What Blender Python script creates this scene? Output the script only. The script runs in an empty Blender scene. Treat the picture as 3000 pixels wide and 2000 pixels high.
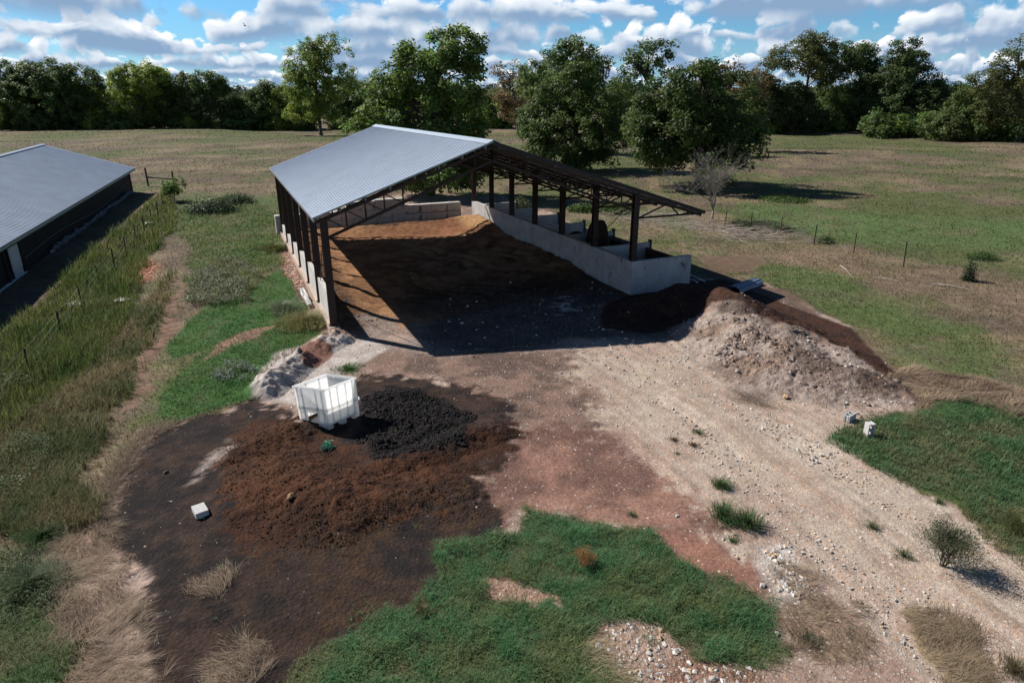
import bpy, math, random
import numpy as np
from mathutils import Matrix, Vector

SC = bpy.context.scene
# ------------------------------------------------------------------ camera
H, FPX, PITCH, ROLL = 9.0, 1932.0, 0.3571, -0.0024
cd = bpy.data.cameras.new("camera"); cam = bpy.data.objects.new("camera", cd)
SC.collection.objects.link(cam); SC.camera = cam
cd.sensor_width = 36; cd.lens = FPX * 36 / 3000; cd.clip_start = 0.5; cd.clip_end = 9000
cam.matrix_world = Matrix.Translation((0, 0, H)) @ Matrix.Rotation(math.pi/2 - PITCH, 4, 'X') @ Matrix.Rotation(ROLL, 4, 'Z')
SC.view_settings.view_transform = 'Standard'; SC.view_settings.look = 'None'
SC.view_settings.exposure = 0.5; SC.view_settings.gamma = 1
# ------------------------------------------------------------------ sun
EL, AZ = math.radians(42), math.radians(117)      # light travels towards AZ (from +Y towards +X)
sd = bpy.data.lights.new("sun", 'SUN'); so = bpy.data.objects.new("sun", sd); SC.collection.objects.link(so)
sd.energy = 4.7; sd.angle = math.radians(0.53); sd.color = (1, .95, .88)
dv = Vector((math.sin(AZ)*math.cos(EL), math.cos(AZ)*math.cos(EL), -math.sin(EL)))
so.rotation_euler = dv.to_track_quat('-Z', 'Y').to_euler()
# ------------------------------------------------------------------ sky with rows of cumulus
w = bpy.data.worlds.new("World"); SC.world = w; w.use_nodes = True
nt = w.node_tree; nt.nodes.clear()
class NB:
    def __init__(s, t): s.t = t
    def n(s, k, **kw):
        x = s.t.nodes.new(k)
        for a, b in kw.items(): setattr(x, a, b)
        return x
    def inp(s, x, i, v):
        if v is None: return
        if isinstance(v, bpy.types.NodeSocket): s.t.links.new(v, x.inputs[i])
        else: x.inputs[i].default_value = v
    def m(s, op, a, b=None, c=None, clamp=False):
        x = s.n('ShaderNodeMath', operation=op, use_clamp=clamp)
        s.inp(x, 0, a); s.inp(x, 1, b); s.inp(x, 2, c); return x.outputs[0]
    def mr(s, v, a, b, c=0., d=1., smooth=True):
        x = s.n('ShaderNodeMapRange', interpolation_type='SMOOTHSTEP' if smooth else 'LINEAR')
        for i, q in enumerate((v, a, b, c, d)): s.inp(x, i, q)
        return x.outputs[0]
    def mix(s, f, a, b, mode='MIX'):
        x = s.n('ShaderNodeMix', data_type='RGBA', blend_type=mode)
        s.inp(x, 0, f); s.inp(x, 6, a); s.inp(x, 7, b); return x.outputs[2]
    def xyz(s, a, b, c):
        x = s.n('ShaderNodeCombineXYZ'); s.inp(x, 0, a); s.inp(x, 1, b); s.inp(x, 2, c); return x.outputs[0]
    def noise(s, v, sc, det=4, ro=.5, dist=0, out=0, dim='3D'):
        x = s.n('ShaderNodeTexNoise', noise_dimensions=dim); s.inp(x, 'Vector', v)
        x.inputs['Scale'].default_value = sc; x.inputs['Detail'].default_value = det
        x.inputs['Roughness'].default_value = ro; x.inputs['Distortion'].default_value = dist
        return x.outputs[out]
b = NB(nt)
sky = b.n('ShaderNodeTexSky', sky_type='NISHITA', sun_disc=False)
sky.sun_elevation = EL; sky.sun_rotation = math.atan2(-dv.x, -dv.y)
sky.altitude = 300; sky.air_density = 1.0; sky.dust_density = 0.6; sky.ozone_density = 2.0
tc = b.n('ShaderNodeTexCoord').outputs['Generated']
sx = b.n('ShaderNodeSeparateXYZ'); b.inp(sx, 0, tc)
el = sx.outputs[2]; az = b.m('ARCTAN2', sx.outputs[0], sx.outputs[1])
hz_n = b.mr(el, -.01, .15)
skyc = b.mix(1.0, sky.outputs[0], (.045, .085, .118, 1), 'MULTIPLY')
skyc = b.mix(b.mr(el, 0.0, .10, .45, 0.), skyc, (.42, .62, .86, 1))
col = skyc
# high general deck, thin coverage, beyond the top of the view
pl = b.m('MAXIMUM', el, .04)
px_, py_ = b.m('DIVIDE', sx.outputs[0], pl), b.m('DIVIDE', sx.outputs[1], pl)
nh = b.noise(b.xyz(px_, py_, 3.), .55, 6, .55)
mh = b.m('MULTIPLY', b.mr(nh, .54, .66), b.mr(el, .16, .24))
col = b.mix(mh, col, (.62, .66, .74, 1))
rows = [(.006,.008,60), (.013,.011,44), (.022,.016,30), (.034,.023,21), (.050,.033,15), (.070,.043,12), (.096,.052,9.5), (.128,.06,8), (.17,.08,6)]
seeds = [3.1, 9.7, 15.2, 21.9, 28.3, 34.6, 41.2, 47.5, 53.3, 62.1, 69.4]
for (base, hh, fr), sdv in zip(rows, seeds):
    wob = b.m('MULTIPLY', b.m('SUBTRACT', b.noise(b.xyz(b.m('MULTIPLY_ADD', az, fr*.45, sdv*3), 0., 0.), 1., 1, dim='2D'), .5), hh*.8)
    e0 = b.m('SUBTRACT', b.m('SUBTRACT', el, base), wob)
    szv = b.mr(b.noise(b.xyz(b.m('MULTIPLY_ADD', az, fr*.31, sdv*11), 0., 0.), 1., 1, dim='2D'), .3, .7, .55, 1.5)
    t = b.m('DIVIDE', e0, b.m('MULTIPLY', szv, hh))                                     # 0 at base, 1 at top
    v1 = b.xyz(b.m('MULTIPLY_ADD', az, fr, sdv*7.3), b.m('MULTIPLY', t, .62), 0.)
    n1 = b.noise(v1, 1.25, 6, .58, 0, dim='2D')
    v2 = b.xyz(b.m('MULTIPLY_ADD', az, fr, sdv*7.3-.09), b.m('MULTIPLY_ADD', t, .62, .13), 0.)
    n2 = b.noise(v2, 1.25, 3, .5, 0, dim='2D')
    big = b.noise(b.xyz(b.m('MULTIPLY_ADD', az, fr*.42, -sdv*5), 0., 0.), 1., 1, dim='2D')
    cov = .46 if base < .06 else (.38 if base < .12 else .08)
    dens = b.m('ADD', b.m('ADD', b.m('MULTIPLY', b.m('SUBTRACT', n1, .5), 2.3), cov), b.m('MULTIPLY', b.m('SUBTRACT', big, .5), 2.0))
    vo = b.n('ShaderNodeTexVoronoi', feature='SMOOTH_F1', voronoi_dimensions='2D'); vo.inputs['Scale'].default_value = 2.1; vo.inputs['Smoothness'].default_value = .35
    dst = b.n('ShaderNodeVectorMath', operation='ADD'); b.inp(dst, 0, v1); b.inp(dst, 1, b.xyz(b.m('MULTIPLY', n1, .35), b.m('MULTIPLY', n1, .35), 0.)); b.inp(vo, 'Vector', dst.outputs[0])
    pf = b.m('SUBTRACT', .42, vo.outputs['Distance'])
    dens = b.m('ADD', dens, b.m('MULTIPLY', pf, .95))
    dens = b.m('SUBTRACT', dens, b.m('MULTIPLY', b.m('POWER', b.m('MAXIMUM', t, 0.), 1.5), .75))
    low = b.mr(t, -.30, .16)
    mask = b.m('MULTIPLY', b.mr(dens, -.08, .24), low)
    emb = b.m('ADD', b.m('MULTIPLY', b.m('SUBTRACT', n1, n2), 1.9), b.m('MULTIPLY', pf, .55))
    lit = b.m('ADD', b.m('ADD', b.m('MULTIPLY', t, .78), emb), b.m('MULTIPLY', b.m('SUBTRACT', .45, dens), .62), clamp=True)
    cc = b.mix(b.mr(lit, -.05, .60), (.25, .385, .58, 1), (.80, .87, .95, 1))
    cc = b.mix(b.mr(lit, .55, .95, 0, .9), cc, (1.15, 1.16, 1.18, 1))
    col = b.mix(mask, col, cc)
bg = b.n('ShaderNodeBackground'); b.inp(bg, 0, col); bg.inputs[1].default_value = 0.72
dim_ = b.mr(el, .17, .40, 1., .42)
sc0 = b.n('ShaderNodeVectorMath', operation='SCALE'); b.inp(sc0, 0, col); b.inp(sc0, 'Scale', dim_); col = sc0.outputs[0]
# below the horizon: plain dull earth light
bel = b.mr(el, -.02, -.002)
col2 = b.mix(bel, (.10, .085, .06, 1), col); b.inp(bg, 0, col2)
b.t.links.new(bg.outputs[0], b.n('ShaderNodeOutputWorld').inputs[0])
w.cycles.sampling_method = 'MANUAL'; w.cycles.sample_map_resolution = 512
SC.cycles.max_bounces = 6; SC.cycles.diffuse_bounces = 3; SC.cycles.transparent_max_bounces = 6
# ------------------------------------------------------------------ view geometry (used to read positions off the survey)
def ray(x, y):
    a = x*3000/2352 - 1500; c = y*3000/2352 - 1000
    u = (a*math.cos(ROLL) + c*math.sin(ROLL))/FPX; v = (-a*math.sin(ROLL) + c*math.cos(ROLL))/FPX
    return np.array([u, math.cos(PITCH) - v*math.sin(PITCH), -(math.sin(PITCH) + v*math.cos(PITCH))])
def gp(x, y, z=0.):
    r = ray(x, y); return r*(z-H)/r[2] + np.array([0, 0, H])
def at(x, y, Y):
    r = ray(x, y); return r*Y/r[1] + np.array([0, 0, H])
OX, OY, YAW, SL, TI = -7.278, 25.169, .4013, -.0083, -.0015     # the open shed's own frame
CS, SN = math.cos(YAW), math.sin(YAW)
def toUV(x, y):
    dx, dy = x-OX, y-OY; return dx*CS+dy*SN, -dx*SN+dy*CS
def W3(U, V, z): return (OX+U*CS-V*SN, OY+U*SN+V*CS, z+SL*V+TI*U)
B2 = np.array([-38.06, 67.35]); A2 = math.radians(-18.05)
BAX = np.array([math.sin(A2), math.cos(A2)]); BPP = np.array([BAX[1], -BAX[0]])
def toB2(x, y):
    dx, dy = x-B2[0], y-B2[1]; return dx*BPP[0]+dy*BPP[1], dx*BAX[0]+dy*BAX[1]
def sst(a, b_, x):
    t = np.clip((x-a)/(b_-a), 0, 1); return t*t*(3-2*t)
def hsh(ix, iy, s):
    h = (ix.astype(np.int64)*374761393 + iy.astype(np.int64)*668265263 + int(s)*144665) & 0xffffffff
    h = ((h ^ (h >> 13))*1274126177) & 0xffffffff
    return ((h ^ (h >> 16)) & 0xffff)/65535.
def vn(x, y, s=0):
    ix, iy = np.floor(x), np.floor(y); fx, fy = x-ix, y-iy
    fx = fx*fx*(3-2*fx); fy = fy*fy*(3-2*fy)
    a, b_, c, d = hsh(ix, iy, s), hsh(ix+1, iy, s), hsh(ix, iy+1, s), hsh(ix+1, iy+1, s)
    return (a*(1-fx)+b_*fx)*(1-fy) + (c*(1-fx)+d*fx)*fy
def fbm(x, y, sc, s=0, o=4, g=.5):
    r = 0; a = 1; t = 0; x = np.asarray(x, float)*sc; y = np.asarray(y, float)*sc
    for i in range(o):
        r = r + a*vn(x+i*17.3, y-i*9.1, s+i); t += a; a *= g; x = x*2.03; y = y*2.03
    return r/t
# ------------------------------------------------------------------ terrain
def T(x, y):
    x = np.asarray(x, float); y = np.asarray(y, float)
    U, V = toUV(x, y)
    z = SL*np.clip(V, 0, 26)*sst(-8, 2, U)*(1-sst(24, 34, U))
    p, q = toB2(x, y)
    z = z + .0172*np.clip(q, -60, 0)*(1-sst(2.5, 13, p))
    d = np.hypot(x, y)
    z = z + (fbm(x, y, .045, 7, 2)-.5)*1.1*sst(50, 130, d) + (fbm(x, y, .35, 9, 3)-.5)*.16*sst(3, 9, np.abs(V+2))
    # sunken dirt track on the left
    return z
def cap(x, y, a, b_, r, h, pw=1.5):
    """a heap: ridge from a to b, radius r, height h"""
    ax, ay = a; bx, by = b_; dx, dy = bx-ax, by-ay; L2 = dx*dx+dy*dy+1e-9
    t = np.clip(((x-ax)*dx+(y-ay)*dy)/L2, 0, 1)
    d = np.hypot(x-ax-t*dx, y-ay-t*dy)/r
    d = np.maximum(d + (fbm(x, y, .9, 31, 3)-.5)*.35, 0)
    return h*np.clip(1-d**pw, 0, 1)**1.25 if pw > 1 else h*np.clip(1-d, 0, 1)
def g2(x, y, z=0): p = gp(x, y, z); return (p[0], p[1])
def smx(*a):
    r = a[0]
    for q in a[1:]: r = np.maximum(r, q) + .25*np.minimum(np.maximum(r, 0), np.maximum(q, 0))
    return r
def h_mound(x, y):
    r = smx(cap(x, y, g2(640, 1080, .4), g2(760, 1120, .4), 1.9, .44), cap(x, y, g2(870, 1135, .2), g2(1040, 1110, .2), 1.5, .24),
            cap(x, y, g2(560, 1030, .2), g2(720, 955, .2), 1.0, .26), cap(x, y, g2(880, 1060, .2), g2(1130, 975, .2), .9, .26),
            cap(x, y, g2(870, 915, .1), g2(960, 900, .1), .9, .18))
    return r + (fbm(x, y, 4, 41, 3)-.5)*.06*sst(.02, .2, r) + (fbm(x, y, 1.2, 42, 2)-.5)*.10*sst(.02, .2, r)
def h_black(x, y):
    r = smx(cap(x, y, g2(900, 940, .1), g2(1010, 960, .1), 1.35, .20), cap(x, y, g2(860, 1010, .1), g2(930, 1010, .1), .7, .16))
    return r*.8 + np.abs(fbm(x, y, 5, 43, 3)-.5)*.22*sst(.02, .14, r)
def h_ash(x, y):
    r = smx(cap(x, y, g2(605, 880, .3), g2(690, 815, .3), .85, .50, 1.2), cap(x, y, g2(730, 790, .2), g2(775, 762, .2), .9, .30),
            cap(x, y, g2(776, 764, .3), g2(790, 768, .3), .45, .26))
    return r + (np.abs(fbm(x, y, 2.6, 45, 4)-.5)*.5)*sst(.05, .3, r)
def h_saw(x, y):
    U, V = toUV(x, y); ins = (U > .28) & (U < 13.95)
    e = (fbm(x, y, .5, 51, 3)-.5)
    a = .62*np.clip(1-(U-.2)/(3.1+e*2), 0, 1)**1.5*sst(-1.5, 2.5, V)*(1-sst(22.0, 22.4, V))
    c_ = .45*np.clip(1-np.abs(V-20.6+e)/(3.3), 0, 1)**1.3*(1-sst(22.15, 22.5, V))
    d = .55*cap(x, y, W3(13.4, 21, 0)[:2], W3(14, 18, 0)[:2], 3.2, 1.)
    g = .20*np.clip(1-(14-U)/2.2, 0, 1)*sst(2, 8, V)*(1-sst(20, 22, V))
    bed = .16*sst(.5, 5, V)*(1-sst(21, 22.2, V))
    r = smx(a, c_, d, g) + bed
    r = r + (fbm(x, y, 1.6, 53, 4)-.5)*.13*sst(.03, .3, r)
    r = r + .05*np.sin((U*.55+V*.25+fbm(x, y, .3, 55, 2)*6)*5)*sst(2.5, 4.5, U)*(1-sst(15, 18, V))*sst(.5, 4, V)
    return np.where(ins & (V < 22.35), r, -1.)
def h_dark(x, y):
    a = [g2(1800, 905, .3), g2(1850, 862, .7), g2(1990, 842, .9), g2(2075, 838, 1.15), g2(2180, 888, .95), g2(2310, 965, .6), g2(2460, 1035, .35)]
    hs = [.22, .42, .62, 1.12, .85, .55, .3]
    a = [(p[0], p[1]) for p in [g2(1405, 710, .3), g2(1440, 688, .6), g2(1560, 665, .8), g2(1650, 661, 1.15), g2(1715, 697, .95), g2(1810, 757, .6), g2(1930, 812, .35)]]
    r = smx(*[cap(x, y, a[i], a[i+1], 1.5+hs[i]*1.1, (hs[i]+hs[i+1])/2, 1.2) for i in range(6)])
    U, V = toUV(x, y)
    r = np.where((V > -.12) & (U < 17.6) & (U > 10), -1, r)
    return r + (fbm(x, y, 2.2, 61, 4)-.5)*.16*sst(.03, .3, r)
def h_rub(x, y):
    a = [g2(1672, 700, .84), g2(1735, 728, .7), g2(1800, 785, .5), g2(1900, 845, .35), g2(2030, 890, .2)]
    hs = [.84, .62, .44, .30, .16]
    r = smx(*[cap(x, y, a[i], a[i+1], 2.7+hs[i]*.5, (hs[i]+hs[i+1])/2, 1.2) for i in range(4)],
            cap(x, y, g2(1640, 775, .4), g2(1780, 850, .3), 1.5, .34))
    k = np.abs(fbm(x, y, 1.3, 65, 4)-.5)*1.0
    return r + (k-.10)*(.10+.42*sst(.5, .62, fbm(x, y, .5, 67, 2)))*sst(.08, .5, r)
HEAPS = [h_mound, h_black, h_ash, h_saw, h_dark, h_rub]
def Ht(x, y):
    z = T(x, y)
    return z + np.maximum.reduce([np.maximum(h(x, y), 0) for h in HEAPS])
HX = np.arange(-60, 60, .3); HY = np.arange(4, 110, .3)
_a, _b = np.meshgrid(HX, HY); HG = Ht(_a.ravel(), _b.ravel()).reshape(_a.shape)
def hl(x, y):
    i = (x+60)/.3; j = (y-4)/.3
    if not (0 <= i < len(HX)-1 and 0 <= j < len(HY)-1): return float(T(np.array([x]), np.array([y]))[0])
    a, c = int(i), int(j); u, v = i-a, j-c
    return (HG[c, a]*(1-u)+HG[c, a+1]*u)*(1-v)+(HG[c+1, a]*(1-u)+HG[c+1, a+1]*u)*v
def og(x, y):
    """point of the real surface seen at survey position x, y"""
    z = 0.
    for i in range(14):
        p = gp(x, y, z); z = .5*z + .5*hl(p[0], p[1])
    return gp(x, y, z)
class Poly:
    def __init__(s, pts, soft=.15, warp=.35, wsc=.9, flat=False, mot=0.):
        s.mot = mot
        s.p = np.array([(gp(*q) if flat else og(*q))[:2] for q in pts]); s.soft = soft; s.warp = warp; s.wsc = wsc
        s.lo = s.p.min(0)-soft-warp*1.2; s.hi = s.p.max(0)+soft+warp*1.2
    def __call__(s, x, y):
        out = np.zeros(x.shape); m = (x > s.lo[0]) & (x < s.hi[0]) & (y > s.lo[1]) & (y < s.hi[1])
        if not m.any(): return out
        X, Y = x[m], y[m]
        if s.warp: 
            X, Y = X+(fbm(X, Y, s.wsc, 101, 4, .6)-.5)*2*s.warp, Y+(fbm(X, Y, s.wsc, 151, 4, .6)-.5)*2*s.warp
        d = np.full(X.shape, 1e9); ins = np.zeros(X.shape, bool); n = len(s.p)
        for i in range(n):
            a = s.p[i]; c = s.p[(i+1) % n]; e = c-a; L = e@e+1e-12
            t = np.clip(((X-a[0])*e[0]+(Y-a[1])*e[1])/L, 0, 1)
            d = np.minimum(d, np.hypot(X-a[0]-t*e[0], Y-a[1]-t*e[1]))
            cr = ((a[1] > Y) != (c[1] > Y)) & (X < (c[0]-a[0])*(Y-a[1])/(c[1]-a[1]+1e-12)+a[0])
            ins ^= cr
        sdv = np.where(ins, -d, d)
        q = 1-sst(-s.soft, s.soft, sdv)
        if s.mot: q = sst(.25, .75, q+(fbm(x[m], y[m], 2.6, 161, 4, .65)-.5)*s.mot*2*np.minimum(1, 4*q)*np.minimum(1, 4*(1-q)+.25))
        out[m] = q; return out
_q0, _q1 = np.array(g2(1380, 830)), np.array(g2(2250, 1380)); _dr = (_q1-_q0)/np.linalg.norm(_q1-_q0)
def rut(x, y):
    a = (x-_q0[0])*_dr[0]+(y-_q0[1])*_dr[1]; c = -(x-_q0[0])*_dr[1]+(y-_q0[1])*_dr[0]; c = c + .02*a*a*.3
    return fbm(c*1.9+31, a*.13+7, 1., 231, 4, .62), fbm(c*5.5, a*.3, 1., 236, 3)
# ---- ground cover regions (x, y read on the photograph, stored as ground polygons)
YARD = Poly([(757,770),(690,800),(640,850),(590,905),(500,948),(400,972),(330,1005),(285,1060),(250,1130),(235,1210),(180,1235),(150,1300),(200,1400),(260,1500),(290,1640),
  (1176,1640),(1800,1640),(2352,1640),(2700,1640),(2700,1450),(2352,1300),(2270,1230),(2195,1165),(2060,1110),(1960,1050),(1890,1015),(1935,985),(1990,955),(2085,942),(2110,925),(2070,860),(1960,755),(1860,700),
  (1760,650),(1650,640),(1440,640),(1400,560),(1300,500),(1180,455),(960,440),(720,490),(640,520),(655,600),(700,680)], .12, .3)
GREEN_PATCH = Poly([(640,1640),(690,1520),(760,1475),(880,1400),(960,1380),(975,1340),(1010,1300),(995,1248),(1060,1240),(1140,1225),(1205,1215),(1212,1168),(1285,1180),(1350,1203),(1480,1210),
  (1560,1280),(1640,1335),(1770,1380),(1772,1440),(1805,1500),(1740,1545),(1600,1512),(1500,1440),(1430,1412),(1360,1430),(1335,1490),(1400,1540),(1500,1640)], .16, .34, 1.5)
BARE_A = Poly([(1090,1335),(1150,1330),(1200,1345),(1290,1375),(1280,1390),(1190,1385),(1120,1370)], .18, .3, 2, False, .8)
RIGHT_GREEN = Poly([(1990,950),(2090,945),(2200,915),(2352,935),(2900,1000),(2900,1500),(2352,1290),(2275,1230),(2200,1160),(2060,1105),(1960,1045),(1893,1012),(1935,985)], .2, .4, 1.2)
TUFT_R = Poly([(2200,1170),(2352,1200),(2600,1250),(2600,1500),(2352,1310),(2270,1250)], .1, .15, 2)
CLAY = Poly([(1080,1010),(1250,980),(1420,1000),(1590,1110),(1720,1235),(1780,1340),(1780,1400),(1640,1340),(1560,1285),(1480,1215),(1350,1205),(1285,1185),(1215,1165),(1150,1210),(1080,1140)], .9, .6, .8, False, .9)
CLAY2 = Poly([(1500,1220),(1600,1230),(1730,1310),(1740,1370),(1640,1335),(1560,1280)], .3, .2)
ROAD = Poly([(1330,770),(1560,740),(1700,860),(1900,950),(2000,1050),(2352,1290),(2700,1500),(2700,1680),(2200,1640),(1950,1440),(1760,1290),(1560,1100),(1480,1060),(1400,960),(1330,880)], 1.3, .6, .5, False, .9)
PALE = Poly([(1500,900),(1900,1010),(2150,1160),(2352,1300),(2600,1420),(2500,1560),(2352,1450),(2000,1250),(1700,1060)], 1.0, .5, .6, False, .8)
BROWNBAND = Poly([(830,790),(1000,810),(1330,790),(1440,850),(1400,980),(1330,1080),(1240,1180),(1100,1240),(1010,1200),(1100,1000),(1000,870),(850,880)], .9, .6, .8, False, 1.0)
GREYFRONT = Poly([(770,765),(800,720),(900,715),(990,740),(1300,690),(1440,690),(1540,760),(1300,800),(1000,820),(840,800)], .5, .5)
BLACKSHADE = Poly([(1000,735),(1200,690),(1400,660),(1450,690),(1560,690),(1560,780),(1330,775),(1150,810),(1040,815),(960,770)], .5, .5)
COMP = Poly([(395,972),(500,945),(600,912),(680,960),(740,900),(830,868),(1000,870),(1110,900),(1185,960),(1195,1010),(1100,1095),(1130,1200),(1045,1290),(1010,1380),(910,1430),(770,1540),(680,1640),
  (330,1640),(320,1400),(250,1270),(240,1190),(255,1120),(300,1040)], .6, .5, .9, False, 1.1)
COMPBROWN = Poly([(520,1050),(560,975),(700,955),(860,1050),(1020,1010),(1185,965),(1195,1000),(1110,1060),(1060,1130),(1010,1170),(880,1180),(760,1235),(640,1270),(540,1230),(490,1130)], .7, .5, .9, False, 1.0)
COMPBROWN2 = Poly([(780,1150),(900,1110),(1080,1110),(1110,1200),(980,1260),(930,1380),(760,1420),(620,1440),(560,1330),(680,1240)], .7, .5, .9, False, 1.0)
BLACKCL = Poly([(835,905),(900,885),(1010,915),(1090,960),(1045,1012),(980,1030),(870,1055),(815,990),(830,945)], .3, .35, 1.2, False, .9)
WHITISH = Poly([(470,1050),(525,1010),(540,1020),(500,1070),(450,1110),(430,1120)], .15, .25, 2)
ASH = Poly([(635,808),(700,788),(765,762),(840,775),(890,800),(800,850),(720,885),(690,935),(640,925),(590,905),(572,880)], .15, .25)
REDMESH = Poly([(675,800),(715,782),(760,790),(765,815),(735,840),(700,840)], .06, .05, 3)
WH2 = Poly([(1270,690),(1310,680),(1330,705),(1290,720)], .5, .6, 2); WH3 = Poly([(1400,738),(1470,738),(1470,755),(1400,755)], .3, .4, 2)
DARKP = Poly([(1380,720),(1430,680),(1570,650),(1660,640),(1760,680),(1960,755),(2070,860),(2110,930),(2040,860),(1900,780),(1780,740),(1700,690),(1640,690),(1560,745),(1480,765),(1380,750)], .15, .2)
DARKP2 = Poly([(1640,700),(1700,690),(1745,715),(1700,725),(1660,720)], .15, .2)
DARKP3 = Poly([(1820,805),(1880,800),(1930,835),(1900,850),(1850,845)], .25, .3); DARKP5 = Poly([(1940,850),(2000,850),(2080,885),(2060,905),(1990,890)], .35, .4); DARKP4 = Poly([(1660,890),(1760,905),(1790,945),(1740,940),(1690,920)], .35, .35)
RUBB = Poly([(1560,745),(1650,690),(1720,690),(1800,745),(1900,790),(2010,830),(2080,870),(2095,930),(1960,935),(1800,925),(1680,885),(1600,835)], .5, .4, .9, False, .9)
RUBBROUGH = Poly([(1580,735),(1700,740),(1830,800),(1840,860),(1700,865),(1600,800)], .3, .3)
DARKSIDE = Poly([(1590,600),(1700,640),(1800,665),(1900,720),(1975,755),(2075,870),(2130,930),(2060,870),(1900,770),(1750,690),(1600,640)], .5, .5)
BRUSHBROWN = Poly([(1600,590),(1720,585),(1770,600),(1700,630),(1620,625)], .5, .4)
TRACK = Poly([(415,620),(430,660),(420,720),(400,780),(350,840),(330,910),(300,940),(285,920),(310,860),(330,800),(375,735),(398,660)], .4, .6, 1., False, 1.1)
REDGRAV = Poly([(270,625),(330,595),(355,610),(345,640),(300,655),(265,650)], .4, .5)
BRICKS = Poly([(655,530),(700,640),(700,672),(680,665),(645,610),(640,545)], .2, .2)
GREENL = Poly([(430,740),(470,700),(560,680),(640,615),(672,640),(680,680),(700,700),(745,760),(690,798),(630,850),(575,912),(480,945),(400,970),(360,945),(375,890),(430,850),(480,800),(400,825),(380,800)], .12, .25, 1.3)
GREENL2 = Poly([(400,480),(600,470),(650,500),(650,600),(600,630),(560,690),(460,690),(440,640),(440,560),(380,520)], .7, .8)
BAREL = Poly([(500,790),(560,760),(640,745),(600,770),(520,800),(470,830)], .1, .2, 2)
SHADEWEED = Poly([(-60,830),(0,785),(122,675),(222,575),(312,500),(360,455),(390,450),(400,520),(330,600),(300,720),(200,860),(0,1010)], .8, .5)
LEFTWEED = Poly([(-300,1100),(0,1010),(200,860),(320,720),(400,620),(400,720),(330,850),(250,980),(180,1110),(240,1200),(140,1230),(0,1240),(-300,1240)], .5, .5)
THATCH = Poly([(0,1190),(130,1170),(240,1195),(250,1280),(310,1340),(330,1420),(300,1480),(350,1568),(380,1640),(150,1640),(170,1500),(110,1400),(150,1330),(60,1260)], .45, .6, 1.1, False, .8)
THATCH2 = Poly([(420,1370),(520,1310),(550,1320),(500,1380)], .08, .15, 2); THATCH3 = Poly([(480,1530),(560,1460),(620,1460),(640,1510),(560,1600),(450,1620)], .15, .2, 2)
THATCH4 = Poly([(1800,1300),(1900,1390),(1990,1440),(2000,1520),(1900,1540),(1790,1470),(1780,1400)], .5, .55, 1.2, False, .8); THATCH5 = Poly([(2070,1395),(2130,1400),(2250,1450),(2290,1500),(2320,1600),(2200,1600),(2080,1470)], .35, .5, 1.3, False, .8)
THATCH6 = Poly([(1960,860),(2110,850),(2352,900),(2352,960),(2200,915),(2100,940),(2080,890)], .6, .5)
STONESP = Poly([(1740,1255),(1800,1250),(1850,1320),(1880,1390),(1820,1400),(1750,1330)], .25, .3)
BOTGREEN = Poly([(-200,1250),(60,1260),(150,1300),(110,1400),(170,1500),(150,1640),(-200,1640)], .3, .3)
BOTROCK = Poly([(1360,1425),(1430,1410),(1510,1450),(1620,1515),(1740,1550),(1800,1640),(1480,1640),(1400,1530),(1340,1490)], .25, .35, 1.5, False, .6)
RF_GREEN = Poly([(1700,470),(2000,490),(2352,510),(2800,520),(2800,590),(2352,585),(2000,560),(1720,520)], 2.2, 2.2, .25, True)
RF_GREEN2 = Poly([(1450,480),(1560,500),(1620,560),(1900,620),(2300,790),(2352,900),(2100,880),(1960,750),(1700,600),(1600,560)], 1., .9, .5, True)
FENCEDRY = Poly([(1620,560),(1800,545),(2352,640),(2800,700),(2800,830),(2352,740),(1900,620),(1720,600)], 1., 1., .5, True)
GRN3 = Poly([(400,440),(620,450),(650,500),(560,520),(400,500)], 1., 1., .4, True)
V3 = lambda *a: np.array(a, float)
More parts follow.
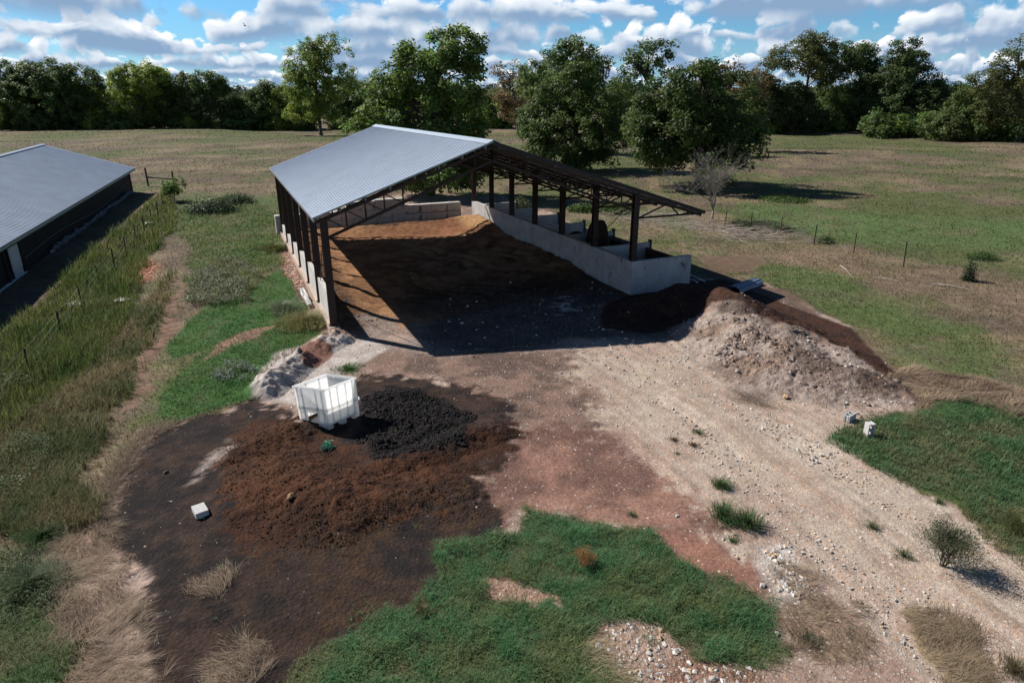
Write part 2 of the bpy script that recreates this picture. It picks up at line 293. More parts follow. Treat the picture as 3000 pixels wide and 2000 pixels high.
def paint(x, y):
    """albedo and grain of the ground at x, y (arrays)"""
    n1 = fbm(x, y, .9, 201, 5, .6); n2 = fbm(x, y, .12, 211, 4); n3 = fbm(x, y, 3.5, 221, 4, .6); n4 = fbm(x, y*1.15, .30, 231, 4, .6)
    d = np.hypot(x, y)
    dry = V3(.205, .158, .100); brn = V3(.135, .102, .078); grn = V3(.075, .105, .040)
    k = sst(.42, .58, n4)[:, None]; c = dry*(1-k)+brn*k
    n5 = fbm(x, y, .055, 241, 4, .62); n6 = fbm(x, y, .33, 251, 4, .62)
    c = c*(1-(sst(.52, .66, n5)*.6)[:, None]) + V3(.165, .108, .086)*(sst(.52, .66, n5)*.6)[:, None]
    gk = (sst(.42, .56, .5*n5+.5*n6)*.85)[:, None]; c = c*(1-gk)+(grn*.9+V3(.03, .02, 0)*n1[:, None])*gk
    grav = np.zeros(x.shape); clod = np.zeros(x.shape); vg = np.ones(x.shape)
    def mx(m, colr, g=None, cl=None, v=None):
        nonlocal c, grav, clod, vg
        mm = m[:, None]; c = c*(1-mm)+np.asarray(colr)*mm
        if g is not None: grav = grav*(1-m)+g*m
        if cl is not None: clod = clod*(1-m)+cl*m
        if v is not None: vg = vg*(1-m)+v*m
    def two(a, b_, n, lo=.4, hi=.6): 
        q = sst(lo, hi, n)[:, None]; return V3(*a)*(1-q)+V3(*b_)*q
    mx(RF_GREEN(x, y)*.8*sst(.3, .55, n1+.1), (.085, .135, .048)); mx(RF_GREEN2(x, y)*.75*sst(.25, .55, n1+.08), (.085, .125, .042))
    mx(FENCEDRY(x, y)*.6, two((.24, .165, .115), (.17, .125, .085), n1)); mx(GRN3(x, y)*.7, (.075, .12, .04)); mx(THATCH6(x, y)*.7, (.27, .19, .12))
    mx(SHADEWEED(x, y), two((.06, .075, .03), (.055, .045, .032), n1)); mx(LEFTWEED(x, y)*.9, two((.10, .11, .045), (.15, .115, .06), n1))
    mx(GREENL2(x, y)*.9, two((.07, .10, .035), (.10, .11, .05), n1)); mx(BOTGREEN(x, y), two((.05, .075, .03), (.12, .10, .06), n1))
    mx(TRACK(x, y), two((.20, .125, .088), (.11, .070, .050), n3), .1, .3); mx(REDGRAV(x, y)*.9, (.42, .17, .09), .5, .3)
    mx(GREENL(x, y), (.045, .10, .028)); mx(BAREL(x, y), (.26, .16, .115)); mx(BRICKS(x, y), (.22, .12, .085), .3, .3)
    mx(BRUSHBROWN(x, y)*.8, (.12, .075, .055)); mx(RIGHT_GREEN(x, y), two((.05, .085, .03), (.075, .08, .04), n1))
    mx(THATCH(x, y)*.95, two((.16, .11, .08), (.085, .058, .042), n3), 0, .1)
    Y = YARD(x, y)
    mx(Y, two((.34, .25, .205), (.25, .17, .135), n1), .5, .25, 0)
    mx(BROWNBAND(x, y)*.88, two((.075, .048, .039), (.19, .122, .096), n1), .3, .3)
    mx(CLAY(x, y)*.95, two((.235, .128, .095), (.135, .076, .060), n1), .22, .2); mx(CLAY2(x, y)*.6, (.29, .140, .098), .15, .1)
    mx(ROAD(x, y)*Y*.85, two((.42, .325, .255), (.36, .255, .20), n1), .95, .2); mx(PALE(x, y)*.7, two((.49, .405, .33), (.42, .33, .255), n1), 1., .2)
    ra, rb = rut(x, y); dm = np.clip(ROAD(x, y)+PALE(x, y)*.5, 0, 1)*Y
    mx(dm*sst(.52, .66, ra)*.55, (.27, .165, .115), .75, .3); mx(dm*sst(.55, .68, rb)*.35, (.52, .45, .38), 1., .3); mx(Y*sst(.56, .72, n2+.35*(n1-.5))*(1-dm)*.5, (.15, .095, .072), .3, .3)
    # inside the shed
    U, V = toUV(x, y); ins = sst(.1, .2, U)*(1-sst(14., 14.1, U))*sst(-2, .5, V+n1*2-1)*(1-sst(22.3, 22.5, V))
    mx(ins, two((.215, .118, .062), (.135, .068, .036), n1), .05, .35)
    mx(ins*sst(4, 6, U)*sst(4, 8, V), two((.27, .170, .105), (.19, .112, .066), n1), .03, .3)
    mx(ins*sst(15.5, 18, V), two((.25, .115, .058), (.17, .078, .040), n3*.5+n1*.5), .05, .5)
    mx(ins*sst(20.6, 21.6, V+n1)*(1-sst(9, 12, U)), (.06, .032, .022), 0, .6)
    mx(ins*sst(12, 13.2, U+n1*.6)*sst(17, 18.5, V)*.9, (.36, .215, .105), .15, .6)
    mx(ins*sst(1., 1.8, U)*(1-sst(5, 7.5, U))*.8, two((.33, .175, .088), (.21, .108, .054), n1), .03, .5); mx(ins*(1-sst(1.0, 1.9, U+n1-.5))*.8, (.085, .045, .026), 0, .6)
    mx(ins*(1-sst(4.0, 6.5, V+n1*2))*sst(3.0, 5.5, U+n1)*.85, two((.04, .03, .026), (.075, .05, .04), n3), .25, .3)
    mx(ins*sst(4, 5, U)*(1-sst(12, 15, V))*sst(.55, .75, n1)*.6, (.05, .03, .022), 0, .3)
    mx(GREYFRONT(x, y)*sst(.35, .6, n1)*.85, two((.27, .225, .20), (.17, .13, .11), n3), .5, .4)
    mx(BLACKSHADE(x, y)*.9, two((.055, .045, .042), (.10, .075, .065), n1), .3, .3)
    mx(WH2(x, y)*sst(.45, .6, n3), (.45, .42, .40), .5, .4); mx(WH3(x, y)*sst(.4, .55, n3), (.45, .42, .40), .5, .4)
    mx(COMP(x, y), two((.020, .016, .0158), (.042, .027, .021), n1*.5+n3*.5), .03, .45)
    mx(COMPBROWN(x, y), two((.068, .030, .016), (.036, .0175, .012), n1*.6+n3*.4), .01, .6)
    mx(COMPBROWN2(x, y)*sst(.35, .6, n1)*.85, two((.058, .034, .020), (.032, .021, .017), n3), .02, .6)
    mx(BLACKCL(x, y), (.013, .011, .011), 0, .9)
    mx(WHITISH(x, y)*sst(.35, .65, n3)*.8, (.26, .21, .19), .4, .4)
    mx(ASH(x, y), two((.47, .42, .385), (.33, .285, .26), n3), .3, .3); mx(REDMESH(x, y), (.17, .088, .068), .05, .3)
    mx(RUBB(x, y), two((.31, .25, .215), (.17, .125, .105), n1*.6+n3*.4), .38, .5); mx(RUBBROUGH(x, y)*sst(.40, .58, n1)*.8, (.225, .155, .118), .2, .9)
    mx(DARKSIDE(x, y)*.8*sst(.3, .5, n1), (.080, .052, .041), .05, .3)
    mx(DARKP(x, y), two((.060, .030, .020), (.036, .020, .016), n3), .02, .6)
    for q in (DARKP2, DARKP3, DARKP4, DARKP5): mx(q(x, y)*.8, (.055, .036, .028), .12, .6)
    mx(STONESP(x, y)*.8, (.50, .47, .45), 1., .5)
    mx(BOTROCK(x, y), two((.30, .21, .165), (.20, .115, .08), n1), .5, .8)
    mx(THATCH4(x, y)*.8, (.20, .14, .10), .2, .2); mx(THATCH5(x, y), (.20, .15, .095), 0, .2)
    mx(GREEN_PATCH(x, y)*(1-BARE_A(x, y)), two((.055, .075, .035), (.085, .075, .045), n1), 0, .2); mx(BARE_A(x, y), (.27, .165, .12), .4, .6)
    c = c*(.80+.40*n3)[:, None]
    return c, grav, clod
# ------------------------------------------------------------------ mesh helpers
def newmesh(name, v, f, mat, parent=None, col=None, smooth=False, prm=None):
    v = np.asarray(v, np.float32); me = bpy.data.meshes.new(name)
    if isinstance(f, np.ndarray):
        M, K = f.shape; me.vertices.add(len(v)); me.vertices.foreach_set('co', v.ravel())
        me.loops.add(M*K); me.loops.foreach_set('vertex_index', f.astype(np.int32).ravel())
        me.polygons.add(M); me.polygons.foreach_set('loop_start', np.arange(0, M*K, K, dtype=np.int32))
        try: me.polygons.foreach_set('loop_total', np.full(M, K, np.int32))
        except Exception: pass
        me.update(calc_edges=True); me.validate()
    else:
        me.from_pydata([tuple(map(float, q)) for q in v], [], [tuple(q) for q in f]); me.update()
    for nm, arr in (('col', col), ('prm', prm)):
        if arr is not None:
            a = me.attributes.new(nm, 'FLOAT_COLOR', 'POINT')
            rgba = np.ones((len(v), 4), np.float32); rgba[:, :arr.shape[1]] = arr; a.data.foreach_set('color', rgba.ravel())
    me.polygons.foreach_set('use_smooth', np.full(len(me.polygons), smooth))
    if mat: me.materials.append(mat)
    o = bpy.data.objects.new(name, me); SC.collection.objects.link(o)
    if parent: o.parent = parent
    return o
def tag(o, label=None, cat=None, group=None, kind=None):
    if label: o['label'] = label
    if cat: o['category'] = cat
    if group: o['group'] = group
    if kind: o['kind'] = kind
    return o
def empty(name, loc=(0, 0, 0), rz=0):
    o = bpy.data.objects.new(name, None); SC.collection.objects.link(o); o.location = loc; o.rotation_euler = (0, 0, rz); o.empty_display_size = .3; return o
def copy_tree(o, parent=None):
    c = o.copy(); SC.collection.objects.link(c)
    if parent: c.parent = parent
    for ch in [q for q in SC.objects if q.parent == o]: copy_tree(ch, c)
    return c
class MB:
    """collects boxes, bars and tubes into one mesh"""
    def __init__(s): s.v = []; s.f = []
    def add(s, v, f):
        n = len(s.v); s.v += [tuple(map(float, q)) for q in v]; s.f += [tuple(i+n for i in q) for q in f]
    def box(s, x0, x1, y0, y1, z0, z1, fn=None):
        v = [(x, y, z) for z in (z0, z1) for x, y in ((x0, y0), (x1, y0), (x1, y1), (x0, y1))]
        if fn: v = [fn(*q) for q in v]
        s.add(v, [(3, 2, 1, 0), (4, 5, 6, 7), (0, 1, 5, 4), (1, 2, 6, 5), (2, 3, 7, 6), (3, 0, 4, 7)])
    def bar(s, a, b_, wd, dp=None, up=(0, 0, 1)):
        a = Vector(a); b_ = Vector(b_); d = (b_-a).normalized(); u = Vector(up)
        if abs(d.dot(u)) > .99: u = Vector((1, 0, 0))
        r = d.cross(u).normalized(); u = r.cross(d); dp = dp or wd; r *= wd/2; u *= dp/2
        v = [a-r-u, a+r-u, a+r+u, a-r+u, b_-r-u, b_+r-u, b_+r+u, b_-r+u]
        s.add(v, [(3, 2, 1, 0), (4, 5, 6, 7), (0, 1, 5, 4), (1, 2, 6, 5), (2, 3, 7, 6), (3, 0, 4, 7)])
    def tube(s, pts, rad, n=6):
        pts = [Vector(p) for p in pts]; rings = []
        for i, p in enumerate(pts):
            d = (pts[min(i+1, len(pts)-1)]-pts[max(i-1, 0)]).normalized()
            u = Vector((0, 0, 1)) if abs(d.z) < .9 else Vector((1, 0, 0)); r = d.cross(u).normalized(); u = r.cross(d)
            R = rad[i] if isinstance(rad, (list, tuple)) else rad
            rings.append([p+(r*math.cos(2*math.pi*k/n)+u*math.sin(2*math.pi*k/n))*R for k in range(n)])
        v = [q for r in rings for q in r]; f = []
        for i in range(len(rings)-1):
            for k in range(n): f.append((i*n+k, i*n+(k+1) % n, (i+1)*n+(k+1) % n, (i+1)*n+k))
        f.append(tuple(reversed(range(n)))); f.append(tuple((len(rings)-1)*n+k for k in range(n))); s.add(v, f)
    def build(s, name, mat, parent=None, smooth=False): return newmesh(name, np.array(s.v), s.f, mat, parent, smooth=smooth)
# ------------------------------------------------------------------ materials
def mat(name, colr, rough=.8, metal=0., bump=0., bsc=20, var=.15, vsc=3., spec=.3, stain=None, transl=0.):
    m = bpy.data.materials.new(name); m.use_nodes = True; t = NB(m.node_tree); bs = m.node_tree.nodes['Principled BSDF']
    pos = t.n('ShaderNodeTexCoord').outputs['Object']
    n = t.noise(pos, vsc, 6, .6); k = t.mr(n, .3, .7, 1-var, 1+var, False)
    x = t.n('ShaderNodeVectorMath', operation='SCALE'); x.inputs[0].default_value = colr[:3]; t.inp(x, 'Scale', k); c = x.outputs[0]
    if stain:
        c = t.mix(t.mr(t.noise(pos, stain[1], 5, .65), stain[2], stain[2]+.12), c, (*stain[0], 1))
    t.inp(bs, 'Base Color', c); bs.inputs['Roughness'].default_value = rough; bs.inputs['Metallic'].default_value = metal
    bs.inputs['Specular IOR Level'].default_value = spec
    if bump:
        bp = t.n('ShaderNodeBump'); bp.inputs['Strength'].default_value = bump; bp.inputs['Distance'].default_value = .02
        t.inp(bp, 'Height', t.noise(pos, bsc, 5, .6)); t.inp(bs, 'Normal', bp.outputs[0])
    if transl:
        tr = t.n('ShaderNodeBsdfTranslucent'); t.inp(tr, 0, c); ms = t.n('ShaderNodeMixShader'); ms.inputs[0].default_value = transl
        t.t.links.new(bs.outputs[0], ms.inputs[1]); t.t.links.new(tr.outputs[0], ms.inputs[2])
        t.t.links.new(ms.outputs[0], m.node_tree.nodes['Material Output'].inputs[0])
    return m
def attr_mat(name, transl=.35, rough=.7, var=0.):
    m = bpy.data.materials.new(name); m.use_nodes = True; t = NB(m.node_tree); bs = m.node_tree.nodes['Principled BSDF']
    a = t.n('ShaderNodeAttribute', attribute_name='col').outputs['Color']
    if var:
        k = t.mr(t.noise(t.n('ShaderNodeTexCoord').outputs['Object'], var, 3, .6), .3, .7, .7, 1.3, False)
        x = t.n('ShaderNodeVectorMath', operation='SCALE'); t.inp(x, 0, a); t.inp(x, 'Scale', k); a = x.outputs[0]
    t.inp(bs, 'Base Color', a); bs.inputs['Roughness'].default_value = rough; bs.inputs['Specular IOR Level'].default_value = .25
    if transl:
        tr = t.n('ShaderNodeBsdfTranslucent'); t.inp(tr, 0, a); ms = t.n('ShaderNodeMixShader'); ms.inputs[0].default_value = transl
        t.t.links.new(bs.outputs[0], ms.inputs[1]); t.t.links.new(tr.outputs[0], ms.inputs[2])
        t.t.links.new(ms.outputs[0], m.node_tree.nodes['Material Output'].inputs[0])
    return m
def ground_mat():
    m = bpy.data.materials.new("soil"); m.use_nodes = True; t = NB(m.node_tree); bs = m.node_tree.nodes['Principled BSDF']
    c = t.n('ShaderNodeAttribute', attribute_name='col').outputs['Color']
    pr = t.n('ShaderNodeSeparateColor'); t.inp(pr, 0, t.n('ShaderNodeAttribute', attribute_name='prm').outputs['Color'])
    G, C = pr.outputs[0], pr.outputs[1]; pos = t.n('ShaderNodeNewGeometry').outputs['Position']
    dist = t.n('ShaderNodeVectorMath', operation='LENGTH'); t.inp(dist, 0, pos); dd = dist.outputs['Value']
    nf = t.noise(pos, 11, 5, .7, dim='2D'); nm = t.noise(pos, 2.3, 4, .62, dim='2D')
    k = t.m('MULTIPLY', t.mr(nf, .25, .75, .62, 1.38, False), t.mr(nm, .3, .7, .84, 1.16, False))
    x = t.n('ShaderNodeVectorMath', operation='SCALE'); t.inp(x, 0, c); t.inp(x, 'Scale', k); c = x.outputs[0]
    def vor(sc):
        v = t.n('ShaderNodeTexVoronoi', feature='F1', voronoi_dimensions='2D'); t.inp(v, 'Vector', pos); v.inputs['Scale'].default_value = sc; return v
    hsum = t.m('MULTIPLY', nf, t.m('ADD', t.m('MULTIPLY', C, .9), .35))
    for sc, thr, lo, hi in ((26., .50, .30, .42), (12., .26, .28, .38), (55., .6, .3, .45)):
        v = vor(sc); sp = t.n('ShaderNodeSeparateColor'); t.inp(sp, 0, v.outputs['Color'])
        on = t.m('MULTIPLY', t.m('LESS_THAN', sp.outputs[0], t.m('MULTIPLY', t.m('POWER', G, 1.6), thr)), t.mr(v.outputs['Distance'], lo, hi, 1., 0.))
        stc = t.mix(sp.outputs[1], (.30, .245, .20, 1), (.66, .61, .55, 1))
        stc = t.mix(t.m('GREATER_THAN', sp.outputs[2], .8), stc, (.50, .33, .20, 1))
        c = t.mix(t.m('MULTIPLY', on, .72), c, stc); hsum = t.m('ADD', hsum, t.m('MULTIPLY', on, .5))
    # clods
    v = vor(9.); cl = t.m('MULTIPLY', t.mr(v.outputs['Distance'], .0, .55, 1., 0.), C); hsum = t.m('ADD', hsum, t.m('MULTIPLY', cl, 1.0))
    v = vor(22.); cl = t.m('MULTIPLY', t.mr(v.outputs['Distance'], .0, .55, 1., 0.), C); hsum = t.m('ADD', hsum, t.m('MULTIPLY', cl, .5))
    t.inp(bs, 'Base Color', c); bs.inputs['Roughness'].default_value = .95; bs.inputs['Specular IOR Level'].default_value = .12
    bp = t.n('ShaderNodeBump'); bp.inputs['Strength'].default_value = .7; bp.inputs['Distance'].default_value = .032
    t.inp(bp, 'Height', hsum); t.inp(bs, 'Normal', bp.outputs[0]); return m
SOIL = ground_mat()
BLADE = attr_mat("grass_blade", .42, .6); LEAF = attr_mat("leaf", .52, .5); STONE = attr_mat("stone", 0, .85, 9.)
STEEL = mat("brown_steel", (.030, .014, .011), .55, .0, .1, 30, .25, 4, .35)
ROOFM = mat("galvanised_sheet", (.42, .48, .57), .50, .3, 0, 1, .07, 1.2, .5)
ROOF2 = mat("galvanised_barn_sheet", (.50, .55, .62), .40, .35, 0, 1, .10, .8, .5)
CONC = mat("concrete", (.40, .39, .385), .9, 0, .3, 25, .22, 1.6, .2, ((.17, .125, .10), 1.3, .60))
CONC2 = mat("pale_concrete", (.46, .44, .42), .9, 0, .3, 25, .14, 2.2, .2, ((.16, .12, .10), 1.6, .55))
BARK = mat("bark", (.085, .068, .055), .95, 0, .6, 14, .3, 6)
BLOCKM = mat("cinder_block", (.50, .49, .48), .95, 0, .5, 60, .12, 9)
rng = np.random.default_rng(11); random.seed(5)
# ------------------------------------------------------------------ ground sheet
def axis(lo, hi, step, far, g=1.075):
    a = list(np.arange(lo, hi+step/2, step)); s = step; p = hi
    while p < far: s *= g; p += s; a.append(p)
    s = step; p = lo; bfr = []
    while p > -far: s *= g; p -= s; bfr.append(p)
    return np.array(bfr[::-1]+a)
gx = axis(-13, 16, .085, 3200); gy = axis(8, 36, .085, 3200)
X, Y = np.meshgrid(gx, gy); xs, ys = X.ravel(), Y.ravel()
zs = T(xs, ys)
dd = np.hypot(xs, ys)
zs = zs + sst(420, 1300, dd)*(8+22*fbm(xs, ys, .0011, 301, 3)+6*sst(500, 1500, xs))*sst(0, 300, ys)     # low far hills
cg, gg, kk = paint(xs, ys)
zs = zs + (fbm(xs, ys, 5., 303, 3)-.5)*.05*np.clip(kk+.2*gg, 0, 1) + (rut(xs, ys)[0]-.5)*.16*YARD(xs, ys)*sst(-1, 1, ROAD(xs, ys)*2-1)
nx, ny = len(gx), len(gy); I = np.arange(nx*ny).reshape(ny, nx)
F = np.stack([I[:-1, :-1], I[:-1, 1:], I[1:, 1:], I[1:, :-1]], -1).reshape(-1, 4)
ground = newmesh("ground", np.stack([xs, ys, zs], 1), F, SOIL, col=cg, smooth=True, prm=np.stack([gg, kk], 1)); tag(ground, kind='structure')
del X, Y
def heap(name, h, pts, step, label, cat, lift=.0, amp=.05):
    P = np.array(pts); x0, y0 = P.min(0); x1, y1 = P.max(0)
    ax_, ay_ = np.arange(x0, x1, step), np.arange(y0, y1, step); X, Y = np.meshgrid(ax_, ay_); x, y = X.ravel(), Y.ravel()
    hh = h(x, y); c, g, k = paint(x, y)
    z = T(x, y)+hh-.03+lift + (fbm(x, y, 7., 311, 3)-.5)*amp*np.clip(k+.2, 0, 1)*2*sst(.03, .12, hh)
    n, m_ = len(ax_), len(ay_); I = np.arange(n*m_).reshape(m_, n); ok = (hh > -.0+.002).reshape(m_, n)
    q = np.stack([I[:-1, :-1], I[:-1, 1:], I[1:, 1:], I[1:, :-1]], -1); good = ok[:-1, :-1] | ok[:-1, 1:] | ok[1:, 1:] | ok[1:, :-1]
    z = np.where(hh > -.5, z, T(x, y)-.05)
    F = q[good]; used = np.unique(F); mp = np.zeros(n*m_, int); mp[used] = np.arange(len(used))
    o = newmesh(name, np.stack([x, y, z], 1)[used], mp[F], SOIL, col=c[used], smooth=True, prm=np.stack([g, k], 1)[used])
    return tag(o, label, cat, kind='stuff')
heap("compost_heap", h_mound, [g2(400, 900), g2(1250, 1350), g2(1250, 850), g2(380, 1350)], .05, "low spread mound of reddish brown compost in front of the white bin", "compost", amp=.08)
heap("black_compost_heap", h_black, [g2(780, 870), g2(1150, 1080), g2(1150, 860), g2(780, 1080)], .045, "patch of lumpy black compost beside the white bin", "compost", amp=.10)
heap("ash_heap", h_ash, [g2(540, 740), g2(860, 960), g2(880, 740), g2(540, 960)], .05, "pale grey crumbling heap between the green grass and the white bin", "heap", amp=.05)
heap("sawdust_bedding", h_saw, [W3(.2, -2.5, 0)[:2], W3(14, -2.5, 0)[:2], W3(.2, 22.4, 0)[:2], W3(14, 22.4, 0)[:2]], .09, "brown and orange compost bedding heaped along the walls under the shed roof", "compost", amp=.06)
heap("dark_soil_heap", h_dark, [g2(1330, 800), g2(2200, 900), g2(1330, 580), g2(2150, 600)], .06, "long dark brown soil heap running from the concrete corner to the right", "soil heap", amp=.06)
heap("rubble_heap", h_rub, [g2(1480, 650), g2(2200, 980), g2(2200, 650), g2(1500, 980)], .055, "pale grey stony rubble heap in front of the dark soil heap", "rubble heap", amp=.12)
# ------------------------------------------------------------------ open shed (built in its own frame, U across, V away)
def wp(U, V, z): return W3(U, V, z)
shed = empty("open_shed", W3(7.0, 11, 0)); SHO = Vector(shed.location)
tag(shed, "open sided steel truss shed with grey corrugated roof over the compost yard", "shed")
def sb(mb, name, m, smooth=False, parent=None, loc=None):
    o = mb.build(name, m, parent or shed, smooth)
    if parent is None: o.data.transform(Matrix.Translation(-SHO))
    return o
RU, RZ, LU, LZ, EU, EZ = 7.035, 7.25, -.32, 4.661, 17.993, 3.747
def roofz(U): return RZ-(RU-U)*(RZ-LZ)/(RU-LU) if U < RU else RZ-(U-RU)*(RZ-EZ)/(EU-RU)
NV, FV, SP = -.17, 22.16, 3.6646
PROF = [(0, 0), (.10, 0), (.115, .024), (.155, .024), (.17, 0)]     # one rib of the sheet
def sheet(name, U0, U1, z0, z1, V0, V1, m, parent, fn, pitch=.30, nseg=2):
    v = []; f = []; nrib = int((V1-V0)/pitch); rows_ = []
    prof = [(V0+i*pitch+a, hgt) for i in range(nrib) for a, hgt in PROF] + [(V1, 0)]
    n = len(prof)
    for j in range(nseg+1):
        t = j/nseg
        for a, hgt in prof: v.append(fn(U0+(U1-U0)*t, a, z0+(z1-z0)*t+hgt))
    for j in range(nseg):
        for i in range(n-1): f.append((j*n+i, j*n+i+1, (j+1)*n+i+1, (j+1)*n+i))
    # thin underside so the sheet has thickness
    o = newmesh(name, np.array(v), f, m, parent)
    md = o.modifiers.new("thick", 'SOLIDIFY'); md.thickness = .006; md.offset = -1 if U1 > U0 else 1
    return o
def swp(U, V, z): p = W3(U, V, z); return (p[0]-SHO.x, p[1]-SHO.y, p[2]-SHO.z)
rl = sheet("roof_sheet", RU, LU, RZ, LZ, NV, FV, ROOFM, shed, swp); rr_ = sheet("roof_sheet", RU, EU, RZ, EZ, NV, FV, ROOFM, shed, swp)
mb = MB()
for sgn, z1 in ((-1, roofz(RU-.28)), (1, roofz(RU+.28))):
    a = [(RU, RZ+.075), (RU+sgn*.28, z1+.045), (RU+sgn*.28, z1+.036), (RU, RZ+.06)]
    v = [wp(u, V, z) for V in (NV-.04, FV+.04) for u, z in a]; mb.add(v, [(0, 1, 5, 4), (1, 2, 6, 5), (2, 3, 7, 6), (3, 0, 4, 7), (0, 3, 2, 1), (4, 5, 6, 7)])
sb(mb, "ridge_cap", mat("ridge_cap_metal", (.50, .56, .61), .35, .4, 0, 1, .05))
def pur(U):
    mb = MB(); z = roofz(U)-.02; sl_ = (roofz(U+.01)-roofz(U-.01))/.02
    mb.box(U-.035, U+.035, NV+.12, FV+.16, 0, 1, lambda a, V, k: wp(a, V, z-(.17 if k == 0 else .012)+(a-U)*sl_)); return mb
PM = mat("purlin_steel", (.20, .19, .19), .5, .5, 0, 1, .1)
for U in [LU+.08, .75, 1.75, 2.75, 3.75, 4.75, 5.75, 6.75, 7.35, 8.6, 9.9, 11.2, 12.5, 13.8, 15.1, 16.4, EU-.1]:
    sb(pur(U), "purlin", PM)
for (ua, ub, cc_, dz) in ((LU, RU-.02, (.34, .42, .42), .055), (RU+.02, EU, (.03, .028, .028), .16)):
    mb = MB(); mb.bar(wp(ua, NV-.012, roofz(ua)-dz/2+.03), wp(ub, NV-.012, roofz(ub)-dz/2+.03), .02, dz); sb(mb, "gable_trim", mat("trim", cc_, .5, .2))
def angle(mb, a, b_, wd=.07, dp=None): mb.bar(a, b_, wd, dp or wd)
WR = 14.13
for k in range(7):
    V = k*SP
    # posts
    mb = MB(); w1, w2 = .14, .12
    def ip(mb, U, z0, z1):     # wide flange section
        for u0, u1, v0, v1 in ((U-w1, U+w1, V-w2, V-w2+.03), (U-w1, U+w1, V+w2-.03, V+w2), (U-.05, U+.05, V-w2+.03, V+w2-.03)):
            mb.box(u0, u1, v0, v1, z0, z1, wp)
    ip(mb, .09, .334, roofz(.07)-.19); mb.box(-.1, .24, V-.16, V+.16, .322, .345, wp)
    p = sb(mb, "post", STEEL)
    mb = MB(); ip(mb, WR, 1.653, roofz(WR)-.19); mb.box(WR-.16, WR+.16, V-.16, V+.16, 1.652, 1.675, wp); sb(mb, "post", STEEL)
    # rafter truss both slopes
    for s_, (ua, ub) in (("l", (.2, RU)), ("r", (WR, RU))):
        mb = MB(); n = 9
        dep = lambda t: .74-.22*t
        pt = lambda t, low: wp(ua+(ub-ua)*t, V, roofz(ua+(ub-ua)*t)-.24-(dep(t) if low else 0))
        angle(mb, pt(0, 0), pt(1, 0), .10); angle(mb, pt(0, 1), pt(1, 1), .10)
        for i in range(n+1):
            t = i/n; angle(mb, pt(t, 0), pt(t, 1), .055)
            if i < n: angle(mb, pt(t, 0), pt((i+1)/n, 1), .045)
        sb(mb, "roof_truss", STEEL)
    # lean-to bracket
    mb = MB(); U0 = WR+.16; zb = 3.65
    top = lambda U: wp(U, V, roofz(U)-.235)
    angle(mb, top(U0), top(EU-.12), .10); angle(mb, wp(U0, V, zb), wp(EU-.15, V, zb), .08); angle(mb, wp(U0, V, zb), top(U0), .08)
    angle(mb, wp(U0, V, zb), top(U0+1.55), .06); angle(mb, top(U0+1.75), wp(U0+2.3, V, zb), .06); angle(mb, wp(U0+2.35, V, zb), top(U0+2.95), .06)
    angle(mb, top(U0+3.0), wp(U0+3.35, V, zb), .05); angle(mb, wp(U0, V, 4.32), wp(U0+1.2, V, 4.30), .06); angle(mb, wp(U0, V, 4.32), top(U0+.7), .05)
    angle(mb, top(U0+.7), wp(U0+1.2, V, 4.30), .045)
    sb(mb, "overhang_bracket", STEEL)
for k in range(6):     # bracing rods along the rows between the posts
    if k in (0, 5):
        mb = MB(); V = k*SP; angle(mb, wp(WR, V+.1, roofz(WR)-.5), wp(WR, V+SP-.1, 2.0), .025); sb(mb, "brace_rod", STEEL); mb = MB(); angle(mb, wp(.07, V+.1, roofz(.07)-.5), wp(.07, V+SP-.1, .8), .025); sb(mb, "brace_rod", STEEL)
# long low wall under the right hand posts, footing and wall on the left
mb = MB(); mb.box(WR-.14, WR+.12, -.20, 22.15, -.5, 1.653, wp); cw = sb(mb, "concrete_wall", CONC); tag(cw, "long stained grey concrete wall under the right row of posts")
mb = MB(); mb.box(-.12, .30, -.35, 22.3, -.6, .322, wp); sb(mb, "footing", mat("footing_concrete", (.42, .33, .27), .9, 0, .3, 25, .2, 1.2))
for k in range(6):
    mb = MB(); V0 = k*SP+.16; V1 = (k+1)*SP-.16
    zt = (1.5, 1.42, 1.25, 1.05, .9, .9)[k]
    mb.box(.02, .20, V0, V1, .322, zt, wp); sb(mb, "wall_panel", mat("white_panel", (.50, .475, .45), .8, 0, .2, 20, .2, 1.5) if k == 0 else bpy.data.materials["white_panel"])
JL = mat("joint_line", (.20, .19, .185), .95)
for V in np.arange(2.4, 22, 2.44): mb = MB(); mb.box(WR-.1425, WR-.14, V, V+.015, -.3, 1.64, wp); sb(mb, "wall_joint", JL)
# storage bays on the right
vd = [-.05, 3.47, 7.1, 10.47, 13.9, 17.16, 20.42]; ue = [17.42, 17.43, 17.35, 17.26, 17.17, 16.95, 16.92]
for i, (V, U1) in enumerate(zip(vd, ue)):
    mb = MB(); d0 = -.15 if i == 0 else -.07
    mb.box(WR+.12, U1, V+d0, V+.07, -.5, 1.62 if i else 1.648, wp); o = sb(mb, "bay_divider", CONC)
    if i: 
        mb = MB(); mb.box(U1, U1+.10, V-.12, V+.12, -.3, 1.75, wp); sb(mb, "bay_post", mat("dark_post", (.06, .06, .065), .7))
    if i in (0, 1):
        mb = MB()
        for q in range(5): mb.box(U1-.26, U1-.18, V+.08, vd[i+1]-.08, .1+q*.26, .345+q*.26, wp)
        sb(mb, "back_plank", mat("dark_plank", (.085, .05, .035), .9, 0, .4, 12, .3, 4))
    if i == 2:
        mb = MB(); mb.box(U1-.26, U1-.18, V-3.5, V-.1, 1.2, 1.4, wp); sb(mb, "back_plank", mat("grey_plank", (.18, .19, .20), .9))
